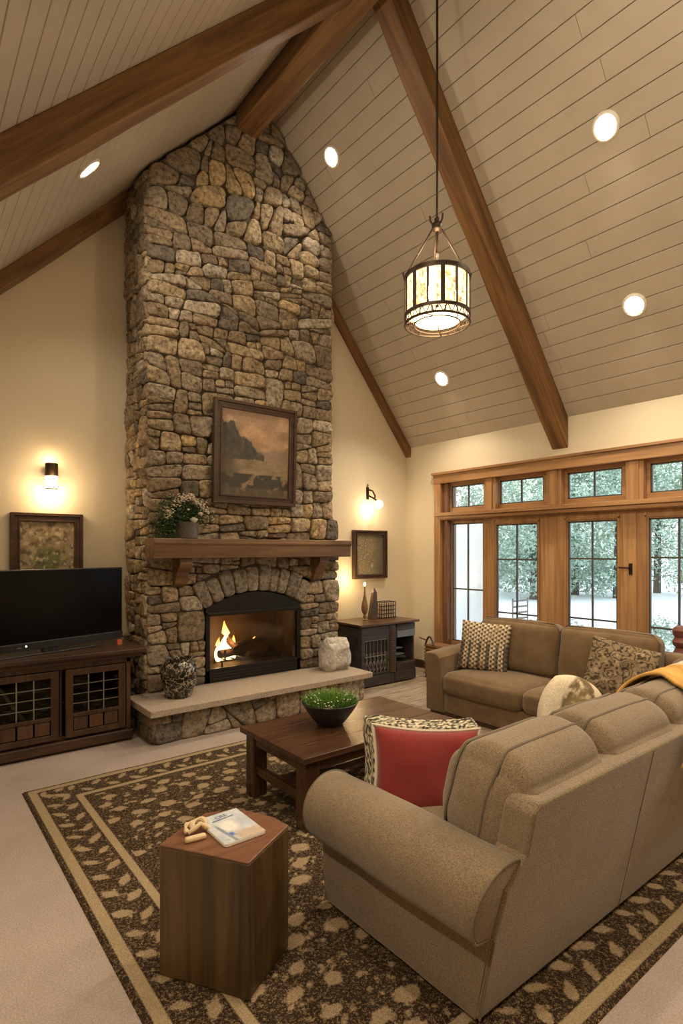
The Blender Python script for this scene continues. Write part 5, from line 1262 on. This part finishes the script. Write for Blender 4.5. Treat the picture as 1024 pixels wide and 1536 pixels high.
# plant stand with red-brown jar behind the loveseat's right end
ps = thing('pedestal_stand', 'dark wooden pedestal behind the right end of the suede sofa', 'side table', (5.30, 1.93, .004))
q = MB(); q.lathe([(.16, .58), (.165, .59), (.165, .61), (.16, .615)], (5.30, 1.93, 0), 28); part('top', q, M['walnut'][0], ps, smooth=True)
q = MB(); q.lathe([(.14, .004), (.14, .03), (.05, .06), (.03, .15), (.035, .3), (.03, .5), (.06, .58)], (5.30, 1.93, 0), 20); part('pedestal', q, M['walnut'][2], ps, smooth=True)
q = MB(); q.lathe([(.001, 0), (.06, 0), (.085, .04), (.09, .09), (.07, .13), (.062, .15), (.082, .17), (.088, .20), (.075, .225), (.07, .24), (.085, .265), (.088, .30), (.07, .325), (.04, .335), (.001, .337)], (5.29, 1.95, .615), 28, cap=False)
single('ceramic_jar', q, M['terracotta'], 'red-brown bulbous ceramic jar at the right edge by the patio door', 'jar', (5.29, 1.95, .615), smooth=True)
q = MB(); q.rbox(.30, .42, .13, .06, 14, (0, 0, .03), .018, 3, Matrix.Translation((4.93, 1.66, .66)))
single('knit_bundle', q, M['knit'], 'brown knitted blanket bundle on the far arm of the suede sofa', 'blanket', (4.93, 1.66, .6), smooth=True, sharp=0)

# ------------------------------------------------------------------ outside
mb = MB(); mb.box(XW + .2, 70, -40, 60, -.35, -.15); o = struct('ground_outside', mb, M['snow'])
mb = MB(); mb.box(XW + .2, XW + 2.4, -2, 8, -.15, -.06); o = struct('terrace_outside', mb, M['snow'])
q = MB(); q.box(6.60, 6.66, 5.02, 6.6, -.06, 2.12); q.box(6.58, 6.68, 4.98, 5.04, -.06, 2.16); single('garden_screen', q, M['screenwhite'], 'plain pale garden privacy screen outside the leftmost window pane', 'screen', (6.62, 5.6, -.06), bevel=.005)
def ray(px, depth):
    f, ya = 844.33, R_(38.459); r = (px - 512) / f * depth; return (depth * math.sin(ya) + r * math.cos(ya), depth * math.cos(ya) - r * math.sin(ya))
tlabels = []
def tree(x, y, h, r, seed, label, mat, n=8000):
    rnd = random.Random(seed); t = thing('garden_tree', label, 'tree', (x, y, -.2), group='trees in the garden')
    q = MB(); q.tube([(x, y, -.25), (x + .1, y, h * .4), (x, y + .1, h * .8)], [.16, .12, .04], 8); part('trunk', q, M['bark'], t, smooth=True)
    q = MB(); lob = [(Vector((x + rnd.gauss(0, r * .38), y + rnd.gauss(0, r * .38), rnd.uniform(.3, h))), rnd.uniform(.5, .95) * r * .5) for _ in range(30)]
    for k in range(n):
        c, rr = rnd.choice(lob); d = Vector((rnd.gauss(0, 1), rnd.gauss(0, 1), rnd.gauss(0, 1))).normalized(); p = c + d * rr * rnd.uniform(.6, 1.05)
        if p.z < -.1: p.z = rnd.uniform(0, .8)
        leafq(q, p, rnd.uniform(.05, .11), rnd)
    o = part('crown', q, mat, t); o['kind'] = 'stuff'
specs = [(650, 21, 5.5, 2.4, 'broad hazy tree seen through the upper left transom window'), (735, 24, 7.2, 2.6, 'tall pale green tree seen through the second transom window'), (800, 20, 4.0, 2.2, 'bushy hazy tree seen through the leftmost patio door'), (862, 22, 6.8, 2.5, 'tall leafy tree seen through the left part of the middle patio door'),
         (925, 20.5, 5.6, 2.4, 'dense green tree seen through the right part of the middle patio door'), (985, 23, 6.6, 2.6, 'tall green tree seen through the rightmost visible patio door'), (1060, 21, 5.4, 2.4, 'bushy green tree just past the right edge of the patio doors'), (770, 29, 6.0, 3.0, 'distant pale tree between the first and second patio doors'), (895, 30, 6.4, 3.0, 'distant pale tree behind the middle patio door'), (1020, 30, 6.2, 3.0, 'distant pale tree at the far right of the patio doors')]
for i, (px, dep, h, r, lab) in enumerate(specs):
    x, y = ray(px, dep); tree(x, y, h, r, 100 + i, lab, M['tleaf'] if i % 2 else M['tleaf2'])
# small patio chair and a low pale shrub near the doors
pcx, pcy = 8.4, 5.45
pc = thing('patio_chair', 'dark metal patio chair outside the leftmost patio door', 'chair', (pcx, pcy, -.15))
for sx_ in (-.22, .22):
    for sy_ in (-.2, .2):
        q = MB(); q.tube([(pcx + sx_, pcy + sy_, -.15), (pcx + sx_, pcy + sy_, .28 if sy_ < 0 else .78)], .014, 6); part('leg', q, M['extwall'], pc)
q = MB(); q.box(pcx - .24, pcx + .24, pcy - .22, pcy + .22, .26, .30); part('seat', q, M['extwall'], pc)
q = MB()
for k in range(4): q.box(pcx - .22, pcx + .22, pcy + .19, pcy + .21, .42 + .1 * k, .45 + .1 * k)
part('backrest', q, M['extwall'], pc)
for j, (x, y, lab) in enumerate(((10.4, 4.3, 'low pale shrub low in the rightmost visible patio door'), (9.2, 5.5, 'small pale shrub beside the patio chair'))):
    rnd = random.Random(300 + j); t = thing('garden_shrub', lab, 'shrub', (x, y, -.15), group='pale shrubs by the terrace')
    q = MB(); q.tube([(x, y, -.2), (x, y, .3)], .03, 6); part('stem', q, M['bark'], t)
    q = MB()
    for k in range(1400):
        d = Vector((rnd.gauss(0, 1), rnd.gauss(0, 1), abs(rnd.gauss(0, 1)))).normalized() * rnd.uniform(.3, .62); leafq(q, Vector((x, y, 0)) + Vector((d.x, d.y * 1.1, d.z * .9 - .1)), rnd.uniform(.03, .05), rnd)
    o = part('crown', q, M['tleaf2'], t); o['kind'] = 'stuff'

# ------------------------------------------------------------------ world and camera
w = bpy.data.worlds.new('overcast_sky'); scene.world = w; w.use_nodes = True; nt = w.node_tree; bg = nt.nodes['Background']
bg.inputs[0].default_value = (.92, .97, 1.0, 1); bg.inputs[1].default_value = 2.0
cam = bpy.data.cameras.new('camera'); co = bpy.data.objects.new('camera', cam); COL.objects.link(co); scene.camera = co
cam.sensor_fit = 'VERTICAL'; cam.sensor_height = 36; cam.lens = 844.33 / 1536 * 36; cam.shift_y = 57.2 / 1536; cam.clip_start = .05; cam.clip_end = 200
co.location = (0, 0, 1.6); co.rotation_euler = (R_(90), 0, R_(-38.459))
vs = scene.view_settings; vs.view_transform = 'Standard'; vs.look = 'None'; vs.exposure = 0.55; vs.gamma = 1; vs.use_curve_mapping = False
scene.cycles.max_bounces = 8; scene.cycles.transparent_max_bounces = 12; scene.cycles.diffuse_bounces = 5
scene.cycles.sample_clamp_indirect = 6.0
for o in list(bpy.data.objects):
    if '_w' in o: del o['_w']
